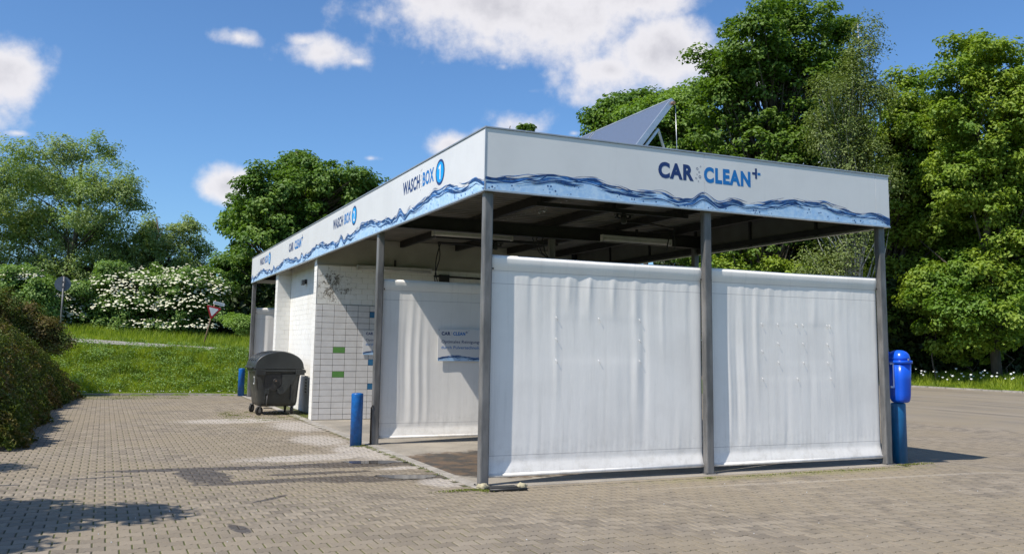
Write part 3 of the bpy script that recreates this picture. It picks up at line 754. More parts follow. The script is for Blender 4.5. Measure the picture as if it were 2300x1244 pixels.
# tiled dividing wall (faces the camera)
wall = MB().box(.03, W-.1, YT+.004, YT+.28, 0, 4.07).build('divider_wall', 'mortar', wash)
MB().box(.03, W-.1, YT-.014, YT+.003, .03, 2.555).build('grout_bed', 'grout', wall)
ZTL, TH, TW = 2.55, .1345, .27
edges = [.012, .16]+[.16+TW*i for i in range(1, 24)]
edges = [e for e in edges if e < W-.1]+[W-.1]
rest = MB()
for c in range(len(edges)-1):
    for r in range(19):
        x0, x1 = edges[c]+.0045, edges[c+1]-.0045; z1 = ZTL-r*TH-.0045; z0 = z1-TH+.009
        m = 'tile'
        if c == 2 and r in (7, 11): m = 'tilegreen'
        if c == 5 and r in (1, 9, 13): m = 'tileblue'
        if c in (9, 12) and r in (4, 10): m = 'tilegreen'
        if c < 15: 
            o = lay('tile', (x0, YT-.024+rb.uniform(-.0012, .0012), max(z0, .02)), (x1-x0, .012, z1-max(z0, .02)), m, wall)
            if m != 'tile': o['label'] = 'green glazed tile' if m == 'tilegreen' else 'blue glazed tile'
        else: rest.box(x0, x1, YT-.024, YT-.012, max(z0, .02), z1)
rest.build('tiles', 'tile', wall, kind='stuff')
# bricks above the tiles and the plastered lintel
BL, BH = .262, .1245
for r in range(7):
    z = 2.556+r*BH; x = .0 if r % 2 == 0 else -BL/2; n = 0
    while x < W-.12:
        a, b = max(x, .0)+.004, min(x+BL, W-.11)-.004
        if b-a > .03:
            jit = rb.uniform(-.002, .003)
            if x < 3.6: lay('brick', (a, YT-.004+jit*.6, z+.0022), (b-a, .010, BH-.0044), 'wall', wall)
            else: rest = None
        x += BL
mb = MB()
for r in range(7):
    z = 2.556+r*BH; x = 3.6 if r % 2 == 0 else 3.6+BL/2
    while x < W-.12: mb.box(x+.004, min(x+BL, W-.11)-.004, YT-.018, YT+.004, z+.004, z+BH-.004); x += BL
mb.build('bricks', 'wall', wall, kind='stuff')
MB().box(.0, W-.1, YT-.034, YT+.0, 3.432, 3.452).build('ledge', 'plaster', wall)
MB().box(.0, W-.1, YT-.012, YT+.003, 3.4525, 4.068).build('lintel', 'plaster', wall)
# bright end of that wall: a stack of header bricks facing left
endw = MB().box(.008, .03, YT-.0, YT+.28, 0, 4.06).build('wall_end', 'mortarw', wash)
for r in range(32):
    z = .02+r*.1265
    if z > 4.0: break
    lay('brick', (.003+rb.uniform(-.001, .001), YT-.010, z), (.007, .286, .122), 'wall', endw)
# recessed side wall of the plant room, vent slots, lamp
rec = MB().box(.372, .60, YT+.28, Y2+.01, 0, 4.07).build('side_wall', 'mortarw', wash)
mb = MB()
for r in range(32):
    z = .01+r*.1265; y = YT+.285-(BL/2 if r % 2 else 0)
    while y < Y2-.02:
        a, b = max(y, YT+.285)+.004, min(y+BL, Y2-.003)-.004
        if b-a > .03 and not (abs((a+b)/2-12.3) < .2 and .45 < z < .8): mb.box(.367+rb.uniform(-.001, .001), .374, a, b, z+.002, min(z+.1245, 4.06))
        y += BL
mb.build('bricks', 'wall', rec, kind='stuff')
vp = MB().box(.352, .373, 12.12, 12.52, .42, .9, .003).build('vent_cover', 'mortarw', rec)
for k in range(5): MB().box(.3485, .3515, 12.22, 12.42, .48+k*.075, .515+k*.075).build('vent_slot', 'black', vp)
# pier that ends the recess
pier = MB().box(.012, .6, Y2+.014, Y2+.34, 0, 4.07).build('pier', 'mortarw', wash)
for r in range(30):
    z = .02+r*.1265; xs_ = [.0, .24, .372] if r % 2 else [.0, .12, .372]
    if z > 3.9: break
    for a, b in zip(xs_[:-1], xs_[1:]): lay('brick', (a+.003, Y2+.008+rb.uniform(-.001, .001), z), (b-a-.006, .008, .122), 'wall', pier)
    lay('brick', (.004, Y2+.018, z), (.010, .315, .122), 'wall', pier)
MB().box(.6, W-.1, Y2+.02, Y2+.34, 0, 4.07).build('rear_wall', 'mortarw', wash)
fl = thing('floodlight', 'small grey floodlight on the white recessed wall under the roof', 'lamp', loc=(.36, 12.8, 3.2))
MB().box(-.05, 0, -.03, .03, -.02, .10, .005).build('bracket', 'steel', fl)
MB().box(-.13, -.055, -.07, .07, -.05, .08, .01).build('housing', 'galv', fl)
MB().box(-.138, -.1305, -.055, .055, -.035, .065).build('glass_pane', 'lamp', fl)

# ------------------------------------------------------------------ tarpaulin curtains in tube frames
def curtain(x0, x1, y, label, seed, folds, marks=(), res=.022, holes=True):
    c = thing('tarpaulin_curtain', label, 'curtain', 'white tarpaulin curtains between the posts', loc=(x0, y+.112, 0))
    w = x1-x0; z0, z1 = .095, 2.775; rr = random.Random(seed)
    ph = [(rr.uniform(14, 60), rr.uniform(0, 6.3), rr.uniform(.2, 1)) for _ in range(10)]
    nx_, nz_ = int(w/res), int((z1-z0)/.03)
    X = np.linspace(0, w, nx_+1); Z = np.linspace(z0, z1, nz_+1); XX, ZZ = np.meshgrid(X, Z)
    yy = np.full_like(XX, -.022)
    ft = np.clip((ZZ-2.59)/.14, 0, 1); yy -= .034*np.sin(ft*math.pi/2)          # top wraps forward round its tube
    fb = np.clip((.27-ZZ)/.15, 0, 1); yy -= .036*fb*(1-.18*np.clip((.14-ZZ)/.05, 0, 1))   # bottom flares out round its tube
    mid = np.clip((ZZ-.28)/.12, 0, 1)*np.clip((2.62-ZZ)/.10, 0, 1)
    d = np.zeros_like(XX)
    fx = XX+.012*np.sin(ZZ*3.1+seed)
    for f, p, a in ph:
        e = .25+.75*np.abs((ZZ-1.35)/1.3)**1.6
        d += a*.0006*np.sin(f*fx+p+.25*np.sin(ZZ*2+p))*e
    for fxc, fw_, amp, zc, zl in folds:
        d += .62*amp*np.exp(-((fx-fxc)/fw_)**2)*np.exp(-((ZZ-zc)/zl)**2)
    d += .0035*np.sin(XX*2.2+seed)*np.sin(ZZ*1.7+seed*2)
    pl = np.exp(-((ZZ-.36)/.16)**2)+.8*np.exp(-((ZZ-2.56)/.13)**2)
    d += .0010*pl*np.sin(XX*88+2*np.sin(XX*5+seed))
    for mx0, mx1, mz0, mz1 in marks:                   # stiffer square where a sign once hung
        k = 1/(1+np.exp(-(XX-mx0)/.03))/(1+np.exp((XX-mx1)/.03))/(1+np.exp(-(ZZ-mz0)/.05))/(1+np.exp((ZZ-mz1)/.06))
        d = d*(1-.7*k)-.0005*k
        d -= .0014/(1+np.exp(-(XX-mx0)/.008))/(1+np.exp((XX-mx1)/.008))/(1+np.exp(-(ZZ-mz0)/.012))/(1+np.exp((ZZ-mz1)/.012))
    yy -= d*mid
    # pulled in slightly at both sides
    yy += .01*np.exp(-(XX/.03)**2)+.01*np.exp(-((w-XX)/.03)**2)
    zz = ZZ+.012*np.sin(XX/w*math.pi)*(ZZ < .4)*-1*0+np.where(ZZ > 2.7, -.008*np.sin(XX/w*math.pi), 0)
    V = np.stack([XX, yy, zz], -1).reshape(-1, 3); m_ = nx_+1
    ii = (np.arange(nz_)[:, None]*m_+np.arange(nx_)[None]).ravel()
    T = np.concatenate([np.stack([ii, ii+1, ii+m_+1], -1), np.stack([ii, ii+m_+1, ii+m_], -1)])
    cl = numesh('cloth', V, T, 'cloth', c, smooth=True)
    so = cl.modifiers.new('s', 'SOLIDIFY'); so.thickness = .003; so.offset = 1
    # rolls of cloth over the tubes
    mb = MB()
    mb.tube([(0, -.032, 2.768), (w*.5, -.032, 2.760), (w, -.032, 2.768)], .025, 12); mb.build('top_roll', 'cloth', c)
    MB().tube([(.0, -.038, .118), (w, -.038, .118)], .028, 10).build('bottom_roll', 'cloth', c)
    mb = MB(); mb.tube([(-.05, -.028, 2.765), (w+.05, -.028, 2.765)], .02, 8).build('top_tube', 'galv', c)
    MB().tube([(-.04, -.038, .118), (w+.04, -.038, .118)], .016, 8).build('bottom_tube', 'galv', c)
    mb = MB()
    for ex in (.028, w-.028):
        for ez in (2.62,): disc(mb, (0, -.063, 0), (1, 0, 0), (0, 0, 1), ex, ez, .013, 10)
    mb.build('eyelet', 'black', c)
    # small bracket at the upper ends
    MB().box(w-.0, w+.05, -.045, -.02, 2.80, 2.86).build('bracket', 'black', c)
    for k, (mx0, mx1, mz0, mz1) in enumerate(marks):
        mb = MB()
        for sx_ in np.linspace(mx0, mx1, 3):
            for sz_ in np.linspace(mz0, mz1, 3):
                if k == 0 and abs(sx_-(mx0+mx1)/2) < .01 and abs(sz_-(mz0+mz1)/2) < .01: continue
                mb.tube([(sx_-.012, -.040, sz_+.012), (sx_+.004, -.046, sz_-.008), (sx_+.020, -.041, sz_-.04)], .0032, 5)
        mb.build('stitch', 'cloth', c, kind='stuff')
    return c
def rf(seed, w, n, amp, lo=.03, hi=.07):
    q = random.Random(seed); return [(q.uniform(.1, w-.1), q.uniform(lo, hi), q.uniform(-amp, amp), q.choice((.3, 2.5, 2.4, 1.4)), q.uniform(.35, 1.1)) for _ in range(n)]
curtain(.066, X1-.05, 0, 'white tarpaulin curtain nearest the camera with a square of six tie stitches', 1,
        [(1.12, .035, .016, 2.5, .35), (1.42, .04, .02, 2.5, .4), (1.78, .035, .017, 2.45, .35), (2.12, .05, .018, 1.9, .8), (.93, .04, .012, 1.8, .7), (2.25, .05, -.012, 1.5, 1.2), (2.55, .03, .008, 2.2, .6), (1.28, .05, -.01, 2.4, .5)]+rf(1, 3.1, 16, .007),
        [(.93, 2.17, 1.5, 2.04)])
curtain(X1+.066, W-.05, 0, 'white tarpaulin curtain beside the blue litter bin with a double row of stitches', 2,
        [(.35, .03, .014, 1.2, .9), (.47, .03, -.012, 1.2, .9), (.6, .035, .014, 1.3, 1.), (.83, .04, .012, 1.9, .8), (1.9, .05, .012, 1.9, .6), (1.05, .05, .01, 2.4, .4)]+rf(2, 3.0, 16, .006),
        [(.91, 2.17, 1.27, 2.04), (1.2, 2.12, 1.5, 2.04)])
curtain(.066, X1-.05, Y1, 'white tarpaulin curtain behind the second post carrying the printed sign', 3,
        [(.32, .03, .014, 1.2, 1.1), (.45, .03, -.012, 1.2, 1.2), (.55, .03, .014, 1.2, 1.2), (.7, .035, .017, 1.1, 1.2), (.85, .035, .012, 1.0, 1.0)]+rf(3, 3.1, 12, .006), res=.026)
curtain(X1+.066, W-.05, Y1, 'white tarpaulin curtain of the middle row between the two rear right posts', 4, rf(4, 3.0, 14, .008), res=.05)
curtain(.066, X1-.05, L, 'farthest white tarpaulin curtain, seen beyond the dark waste container', 5, [(.25, .05, .02, 1.3, 1.5), (.42, .05, .02, 1.3, 1.5), (.6, .05, -.015, 1.3, 1.5)]+rf(5, 3.1, 12, .01), res=.035)

# ------------------------------------------------------------------ printed signs
def info_sign(x0, y, z0, label):
    s = thing('printed_sign', label, 'sign', 'printed signs in the wash boxes', loc=(x0, y, z0)); w, h = 1.16, .56
    p = MB().box(0, w, -.008, 0, 0, h, .0015).build('sign_panel', 'panel', s)
    yf = -.008; X, Y, Nn = (1, 0, 0), (0, 0, 1), (0, -1, 0)
    logo_car(p, (.065, yf, .455), X, Y, Nn, .50, .057)
    text('Optimales Reinigungsergebnis', 1.03, .054, (.065, yf-.0012, .315), X, Y, 'navy', p, bold=.006)
    text('durch Pulvertechnologie', .84, .054, (.065, yf-.0012, .215), X, Y, 'cyan', p, bold=.006)
    wave_print(p, (.004, yf+.0005, .003), X, Y, Nn, .2, w-.008, k=.36, seed=5)
    mb = MB()
    for ex in (.02, w/2, w-.02):
        for ez in (.02, h-.02): disc(mb, (0, yf-.0008, 0), X, Y, ex, ez, .006, 8)
    mb.build('screw', 'steel', p)
    return s
info_sign(1.09, Y1+.055, 1.40, 'printed sign hanging on the curtain behind the second post, with blue wave')
info_sign(1.10, YT-.036, 1.44, 'printed sign on the tiled wall, half hidden by the second post')

# ------------------------------------------------------------------ things under the roof
def tube_lamp(x0, x1, y, z, label):
    l = thing('tube_lamp', label, 'lamp', 'tube lamps under the roof', loc=((x0+x1)/2, y, z)); w = (x1-x0)/2
    MB().box(-w, w, -.045, .045, -.01, .045, .012).build('housing', 'lamp', l)
    MB().tube([(-w+.03, 0, -.03), (w-.03, 0, -.03)], .042, 10).build('lamp_cover', 'lamp', l)
    for q in (-w-.012, w-.018): MB().box(q, q+.03, -.05, .05, -.075, .048, .008).build('end_cap', 'lamp', l)
    MB().box(-.02, .02, -.02, .02, .045, .2).build('hanger', 'steel', l)
tube_lamp(1.05, 2.62, Y1+.35, 3.71, 'long tube lamp under the roof left of the corner post behind the beam')
tube_lamp(4.1, 5.62, Y1-.45, 3.72, 'long tube lamp under the roof above the front curtain')
tube_lamp(.9, 2.66, YT-.1, 3.42, 'grey tube lamp on the white brick wall above the tiles')
def hose_boom(x0, x1, xs_, y, z, label, ang, hang):
    b = thing('hose_boom', label, 'ceiling boom', 'ceiling hose booms', loc=(xs_, y, z))
    MB().box(x0-xs_, x1-xs_, -.03, .03, -.03, .03, .004).build('rail', 'steel', b)
    for q in np.linspace(x0-xs_+.1, x1-xs_-.1, 3): MB().box(q-.015, q+.015, -.015, .015, .03, .06+(4.07-z-.06)).build('hanger', 'steel', b)
    mb = MB(); mb.lathe((0, 0, -.20), [(.04, 0), (.05, .02), (.05, .13), (.03, .17)], 14); mb.build('swivel', 'black', b)
    mb = MB(); mb.box(-.16, .16, -.05, .05, -.07, -.05); mb.tube([(-.12, 0, -.07), (-.12, 0, -.13)], .02); mb.tube([(.12, 0, -.07), (.12, 0, -.13)], .02); mb.tube([(-.15, .03, -.11), (.15, .03, -.11)], .015); mb.build('yoke', 'black', b)
    ex, ey = 1.35*math.cos(ang), 1.35*math.sin(ang)
    MB().tube([(0, 0, -.17), (ex*.5, ey*.5, -.13), (ex, ey, -.15)], .022).build('arm', 'steel', b)
    pts = [(ex, ey, -.15)]+[(ex+.05*math.sin(k*.8), ey, -.15-.12*k) for k in range(1, hang)]
    MB().tube(pts, .012, 6).build('hose', 'rubber', b)
    pts = [(ex*.96, ey*.96, -.17)]+[(ex*.96-.09*math.sin(k*.45), ey*.96, -.17-.13*k) for k in range(1, hang)]
    MB().tube(pts, .012, 6).build('hose', 'rubber', b)
    return b
hose_boom(1.75, 4.6, 3.35, 2.3, 3.88, 'dark ceiling boom on a rail above the front curtain', .35, 4)
hose_boom(1.75, 4.5, 3.05, 6.9, 3.86, 'dark ceiling boom with hanging hoses in the second wash box', math.pi+.15, 9)
# cable loops and switch box on the centre post
cb = thing('cable_bundle', 'black looped cables and box on the centre post under the roof', 'cables', loc=(X1-.09, Y1-.08, 3.3))
for k, dx in enumerate((0, .12, .2)):
    MB().tube([(-.05-dx, 0, .62), (-.15-dx, .02, .35), (-.10-dx*.6, .0, .1), (.0, 0, -.02), (.0, 0, -.4)], .012, 6).build('cable', 'rubber', cb)
MB().box(-.10, .02, -.06, .0, -.05, -.02).build('bracket', 'black', cb)
MB().box(-.07, .03, -.07, .01, -.32, -.14, .008).build('switch_box', 'black', cb)
pc = thing('pipe_run', 'thin grey pipe with junction box high on the white wall of the second box', 'pipe', loc=(3.0, YT-.06, 3.30))
MB().tube([(-.25, 0, 0), (3.2, 0, -.05)], .022, 8).build('pipe', 'steel', pc)
MB().box(-.12, .12, -.07, .03, -.16, .04, .01).build('junction_box', 'steel', pc)

# ------------------------------------------------------------------ solar collectors on the roof
def collector(y0, y1, label):
    c = thing('solar_collector', label, 'solar panel', 'solar collectors on the roof', loc=(2.58, y0, 4.14))
    dx, dz_ = 3.78-2.58, 5.64-4.14; ln = math.hypot(dx, dz_); ux, uz = dx/ln, dz_/ln; nx_, nz_ = uz, -ux       # normal to the lower side
    w = y1-y0; t = .085
    def P(s, y, d): return (ux*s+nx_*d, y, uz*s+nz_*d)
    def slabb(s0, s1, a, b, d0, d1, nm, m):
        vs = [P(s, y, d) for d in (d0, d1) for y in (a, b) for s in (s0, s1)]
        MB().add(vs, [(0, 1, 3, 2), (4, 6, 7, 5), (0, 4, 5, 1), (2, 3, 7, 6), (0, 2, 6, 4), (1, 5, 7, 3)]).build(nm, m, c)
    slabb(0, ln, 0, w, .012, t, 'casing', 'alu')
    slabb(.04, ln-.04, .04, w-.04, .0, .0115, 'glass_cover', 'glass')
    for a, b, s0, s1 in ((0, .035, 0, ln), (w-.035, w, 0, ln)): slabb(s0, s1, a, b, -.004, .0118, 'frame', 'alu')
    slabb(0, .035, .036, w-.036, -.004, .0118, 'frame', 'alu'); slabb(ln-.035, ln, .036, w-.036, -.004, .0118, 'frame', 'alu')
    for yy in (.05, w-.09):
        slabb(.0, ln*.72, yy, yy+.04, t+.05, t+.09, 'rail', 'alu')
        a = P(ln*.72, yy+.02, t+.07)
        MB().tube([a, (a[0]+.32, a[1], .1)], .024, 4, smooth=False).build('leg', 'alu', c)
    a = P(ln-.06, -.0, .06); MB().tube([(a[0], -.05, a[2]), (a[0], .0, a[2])], .028, 10).build('pipe_stub', 'rusty', c)
    MB().tube([P(ln-.03, .02, .13), (dx+.12, .02, .1)], .006, 6).build('wire', 'alu', c)
collector(1.54, 4.0, 'tilted solar collector on the roof, the one nearer the camera'); collector(4.06, 6.5, 'tilted solar collector on the roof, the farther one mostly hidden by the fascia')

# ------------------------------------------------------------------ bollards, litter bin
def bollard(x, y, h, r, label, m='blue'):
    b = thing('bollard', label, 'bollard', 'blue painted bollards', loc=(x, y, 0))
    MB().lathe((0, 0, 0), [(r, -.02), (r, h-.03), (r*.985, h-.012), (r*.93, h-.002)], 28).build('tube', m, b)
    MB().lathe((0, 0, 0), [(r*.9, h-.0018), (r*.6, h+.004), (r*.02, h+.006)], 28).build('cap', m, b)
    return b
bollard(-.33, 4.74, .86, .098, 'blue bollard standing beside the second post'); bollard(-.18, 19.75, .87, .1, 'distant blue bollard behind the dark waste container, at the kerb')
M['bluepost'] = simple('teal_blue_paint', (.006, .115, .30), (.005, .10, .25), 9, .4, bump=.12, bsc=90)
bollard(6.90, .12, .90, .108, 'blue bollard under the litter bin at the right end of the building', 'bluepost')
lb = thing('litter_bin', 'bright blue plastic litter bin with domed lid hung on the right post', 'litter bin', loc=(6.875, .05, .91))
def loft(sections, seg=28, e=3.2):
    vs = []; fs = []
    for z, cx, cy, rx, ry in sections:
        for k in range(seg):
            q = 2*math.pi*k/seg; c_, s_ = math.cos(q), math.sin(q)
            vs.append((cx+rx*math.copysign(abs(c_)**(2/e), c_), cy+ry*math.copysign(abs(s_)**(2/e), s_), z))
    for i in range(len(sections)-1):
        for k in range(seg):
            a, b = i*seg+k, i*seg+(k+1) % seg; fs.append((a, b, b+seg, a+seg))
    fs.append(tuple(range(seg))[::-1]); fs.append(tuple(range((len(sections)-1)*seg, len(sections)*seg)))
    return vs, fs
mb = MB(); mb.add(*loft([(0, 0, 0, .085, .09), (.012, 0, 0, .105, .115), (.05, 0, 0, .118, .13), (.12, 0, 0, .124, .14), (.35, .0, 0, .131, .15), (.585, 0, 0, .138, .16)]), True); mb.build('bin_body', 'bluepl', lb)
mb = MB(); mb.add(*loft([(.586, 0, 0, .150, .172), (.592, 0, 0, .156, .178), (.628, 0, 0, .156, .178), (.634, 0, 0, .150, .172)]), True); mb.build('rim', 'bluepl', lb)
mb = MB(); mb.add(*loft([(.635, 0, 0, .138, .16), (.68, 0, 0, .134, .155), (.73, 0, 0, .118, .14), (.765, 0, 0, .088, .11), (.785, 0, 0, .05, .065), (.79, 0, 0, .015, .02)], e=2.6), True)
lid = mb.build('lid', 'bluepl', lb)
MB().box(-.15, -.05, .10, .2, .66, .765, .02).build('hood', 'bluepl', lid)
MB().box(-.012, .012, -.181, -.174, .632, .66, .003).build('latch', 'alu', lid)
br = MB(); br.box(-.22, -.135, -.03, -.02, .57, .60); br.box(-.22, -.135, -.03, -.02, .22, .25); br.box(-.165, -.145, -.034, -.026, .24, .58); br.build('bracket', 'alu', lb)

# ------------------------------------------------------------------ four wheeled waste container
wc = thing('waste_container', 'dark grey four wheeled waste container with domed lid by the white wall', 'dumpster', loc=(-.42, 12.24, 0))
wc.scale = (.95, 1, 1); e = 7; mb = MB()
mb.add(*loft([(.20, 0, 0, .43, .56), (.22, 0, 0, .47, .60), (.30, 0, 0, .49, .62), (.7, -.01, 0, .53, .655), (.98, -.015, 0, .565, .68), (1.0, -.015, 0, .57, .69)], 48, e), True); body = mb.build('body', 'binpl', wc)
mb = MB(); mb.add(*loft([(1.0, -.015, 0, .60, .715), (1.012, -.015, 0, .61, .725), (1.065, -.015, 0, .61, .725), (1.072, -.015, 0, .60, .715)], 48, 9)); mb.build('rim', 'binpl', wc)
# ribs on the body end
for q in (-.34, .30): MB().box(q-.02, q+.02, -.672, -.640, .35, .96, .008).build('rib', 'binpl', body)
# domed lid: arc profile in x, extruded along y
def arc_profile(rx, rz, x0, z0, n=26): return [(x0+rx*math.cos(math.pi*(1-k/n)), z0+rz*math.sin(math.pi*(1-k/n))**.82) for k in range(n+1)]
def lid_mesh(rx, rz, w, z0):
    pr = arc_profile(rx, rz, -.015, z0); vs = []; n = len(pr)
    ysec = [(-w, .955), (-w+.012, .985), (-w+.04, 1), (w-.04, 1), (w-.012, .985), (w, .955)]
    for y, s in ysec:
        for x, z in pr: vs.append((-.015+(x+.015)*s, y, z0+(z-z0)*s))
    fs = []
    for j in range(len(ysec)-1):
        for i in range(n-1): a = j*n+i; fs.append((a, a+1, a+n+1, a+n))
    fs.append(tuple(range(n))[::-1]); fs.append(tuple(range((len(ysec)-1)*n, len(ysec)*n)))
    return vs, fs
mb = MB(); mb.add(*lid_mesh(.605, .40, .70, 1.075), False); ld = mb.build('lid', 'binpl', wc)
for p in ld.data.polygons: p.use_smooth = len(p.vertices) == 4
MB().box(-.62, .59, -.728, -.700, 1.078, 1.105, .006).build('lid_rib', 'binpl', ld)
# ridges across the lid and its handle
for y in (-.45, -.15, .15, .45):
    pr = arc_profile(.609, .404, -.015, 1.075)[3:24]; mb = MB(); mb.tube([(x, y, z) for x, z in pr], .012, 6); mb.build('ridge', 'binpl', ld)
MB().box(-.672, -.60, -.55, .55, 1.075, 1.12, .012).build('handle', 'binpl', ld)
MB().box(-.60, -.36, -.742, -.700, .93, 1.07, .01).build('corner_grip', 'binpl', body)
MB().box(-.56, -.40, -.7445, -.7425, .955, 1.045).build('grip_hole', 'black', body)
MB().box(.38, .60, -.742, -.700, .93, 1.07, .01).build('corner_grip', 'binpl', body)
MB().box(.56, .66, -.60, .60, .98, 1.05, .012).build('grip_bar', 'binpl', body)
# pocket with the lifting trunnion and the pivot arm
po = MB(); po.add([(-.36, -.692, .94), (.05, -.692, .94), (.05, -.692, .70), (-.10, -.680, .56), (-.36, -.680, .58)], [(0, 4, 3, 2, 1)]); po.build('pocket', 'black', body)
MB().tube([(-.10, -.64, .80), (-.10, -.76, .80)], [.06, .052], 16).build('trunnion', 'rubber', body)
MB().tube([(-.10, -.758, .80), (-.10, -.764, .80)], .014, 8).build('trunnion_bolt', 'rusty', body)
ar = MB(); pl = [(.05, .95), (.40, .95), (.40, .88), (.12, .52), (.03, .48), (-.05, .52), (-.05, .60), (.06, .72)]
ar.add([(x, -.712, z) for x, z in pl]+[(x, -.685, z) for x, z in pl], [tuple(range(8)), ]+[(i, i+8, (i+1) % 8+8, (i+1) % 8) for i in range(8)]); ar.build('pivot_arm', 'binpl', body)
MB().tube([(.02, -.70, .545), (.02, -.722, .545)], .055, 18).build('pivot', 'binpl', body)
MB().box(-.335, -.245, -.72, -.655, .49, .62, .01).build('brake_housing', 'binpl', body)
MB().tube([(-.285, -.70, .50), (-.30, -.70, .20)], .011, 8).build('brake_rod', 'galv', body)
MB().box(-.36, -.15, -.72, -.66, .165, .185, .004).build('brake_pedal', 'black', body)
st = MB(); st.box(-.602, -.596, -.60, -.50, .72, .90); st.build('sticker', 'white', body); MB().box(-.6045, -.6022, -.585, -.515, .75, .87).build('sticker_print', 'binpl', body)
MB().box(-.60, -.20, -.30, .30, 1.40, 1.402).build('lid_decal', 'binpl', ld) if False else None
def wheel(x, y, rot):
    mb = MB(); mb.tube([(0, -.025, .1), (0, .025, .1)], .1, 20); me = mb.build('wheel', 'rubber', wc); me.location = (x, y, 0); me.rotation_euler = (0, 0, rot)
    MB().tube([(0, -.028, .1), (0, .028, .1)], .045, 14).build('hub', 'galv', me)
    f = MB(); f.box(-.02, .02, -.042, -.034, .09, .20); f.box(-.02, .02, .034, .042, .09, .20); f.box(-.045, .045, -.045, .045, .195, .21); f.build('fork', 'galv', me)
for x, y, r_ in ((-.44, -.52, .5), (-.46, .50, .9), (.36, -.50, 1.3), (.38, .46, 1.35)): wheel(x, y, r_)

# ------------------------------------------------------------------ traffic signs on the bank
zb_ = float(hz(-5.9, 30)); rs = thing('round_traffic_sign', 'back of a round traffic sign on a grey pole on the grassy bank', 'traffic sign', loc=(-5.88, 30, zb_))
MB().tube([(0, 0, -.1), (.0, 0, 2.42)], .032, 10).build('pole', 'galv', rs)
mb = MB(); mb.tube([(-.03, .045, 2.12), (-.03, .055, 2.12)], .30, 36); mb.build('disc', 'signback', rs)
MB().box(-.06, .06, -.04, .045, 2.2, 2.23).build('clamp', 'galv', rs); MB().box(-.06, .06, -.04, .045, 2.0, 2.03).build('clamp', 'galv', rs)
zb_ = float(hz(-.42, 30)); ys_ = thing('yield_sign', 'leaning yield sign with a small white name plate on top, on the grassy bank', 'traffic sign', loc=(-.42, 30, zb_))
ys_.rotation_euler = (0, R(12), R(8))
MB().tube([(0, 0, -.1), (0, 0, 1.98)], .028, 10).build('pole', 'rusty', ys_)
def tri(mb, s, y0, y1, zc):
    h = s*math.sqrt(3)/2; P3 = [(-s/2, h/3), (s/2, h/3), (0, -2*h/3)]
    out = []
    for i in range(3):
        a = Vector(P3[i]); 
        for t_ in (.07, ):
            p = Vector(P3[i-1]); q = Vector(P3[(i+1) % 3]); out += [a+(p-a)*t_, a+(q-a)*t_]
    vs = [(x, y0, zc+z) for x, z in out]+[(x, y1, zc+z) for x, z in out]
    mb.add(vs, [tuple(range(6)), tuple(range(11, 5, -1))]+[(i, (i+1) % 6, (i+1) % 6+6, i+6) for i in range(6)])
mb = MB(); tri(mb, .66, -.052, -.04, 1.50); mb.build('sign_plate', 'red', ys_)
mb = MB(); tri(mb, .42, -.056, -.0525, 1.50); mb.build('sign_face', 'white', ys_)
np_ = MB().box(-.08, .40, -.046, -.034, 1.79, 1.92, .003).build('name_plate', 'white', ys_)
mb = MB(); x = -.04; q = random.Random(4)
while x < .34: w_ = q.uniform(.012, .03); mb.box(x, x+w_, -.0485, -.0465, 1.83, 1.88); x += w_+.012
mb.build('plate_print', 'ringgrey', np_)

# ------------------------------------------------------------------ bits lying at the corner post
fr = random.Random(8)
for cx, cy, s_, lab in ((-.09, -.20, .060, 'lump of yellow foam left of the corner post foot'), (.37, -.28, .052, 'lump of yellow foam right of the corner post foot')):
    bm = bmesh.new(); bmesh.ops.create_icosphere(bm, subdivisions=3, radius=1)
    for v in bm.verts:
        k = 1+.22*math.sin(v.co.x*5+cx*9)*math.sin(v.co.y*4+1)+.12*math.sin(v.co.z*9+v.co.x*7); v.co = Vector((v.co.x*k*1.25, v.co.y*k*.9, max(v.co.z*k*.75, -.3)))*s_
        v.co.z += .03
    mb = MB(); mb.bm(bm, True); o = mb.build('foam_lump', 'foam', label=lab, cat='foam', group='foam lumps at the corner post'); o.location = (cx, cy, 0)
bp_ = thing('rubber_strip', 'black rubber strip and steel rod lying at the foot of the corner post', 'strip', loc=(.12, -.26, 0))
MB().box(-.16, .20, -.05, .09, .004, .035, .008).build('strip', 'rubber', bp_)
MB().tube([(-.20, -.12, .02), (.26, -.15, .018)], .016, 8).build('rod', 'black', bp_)

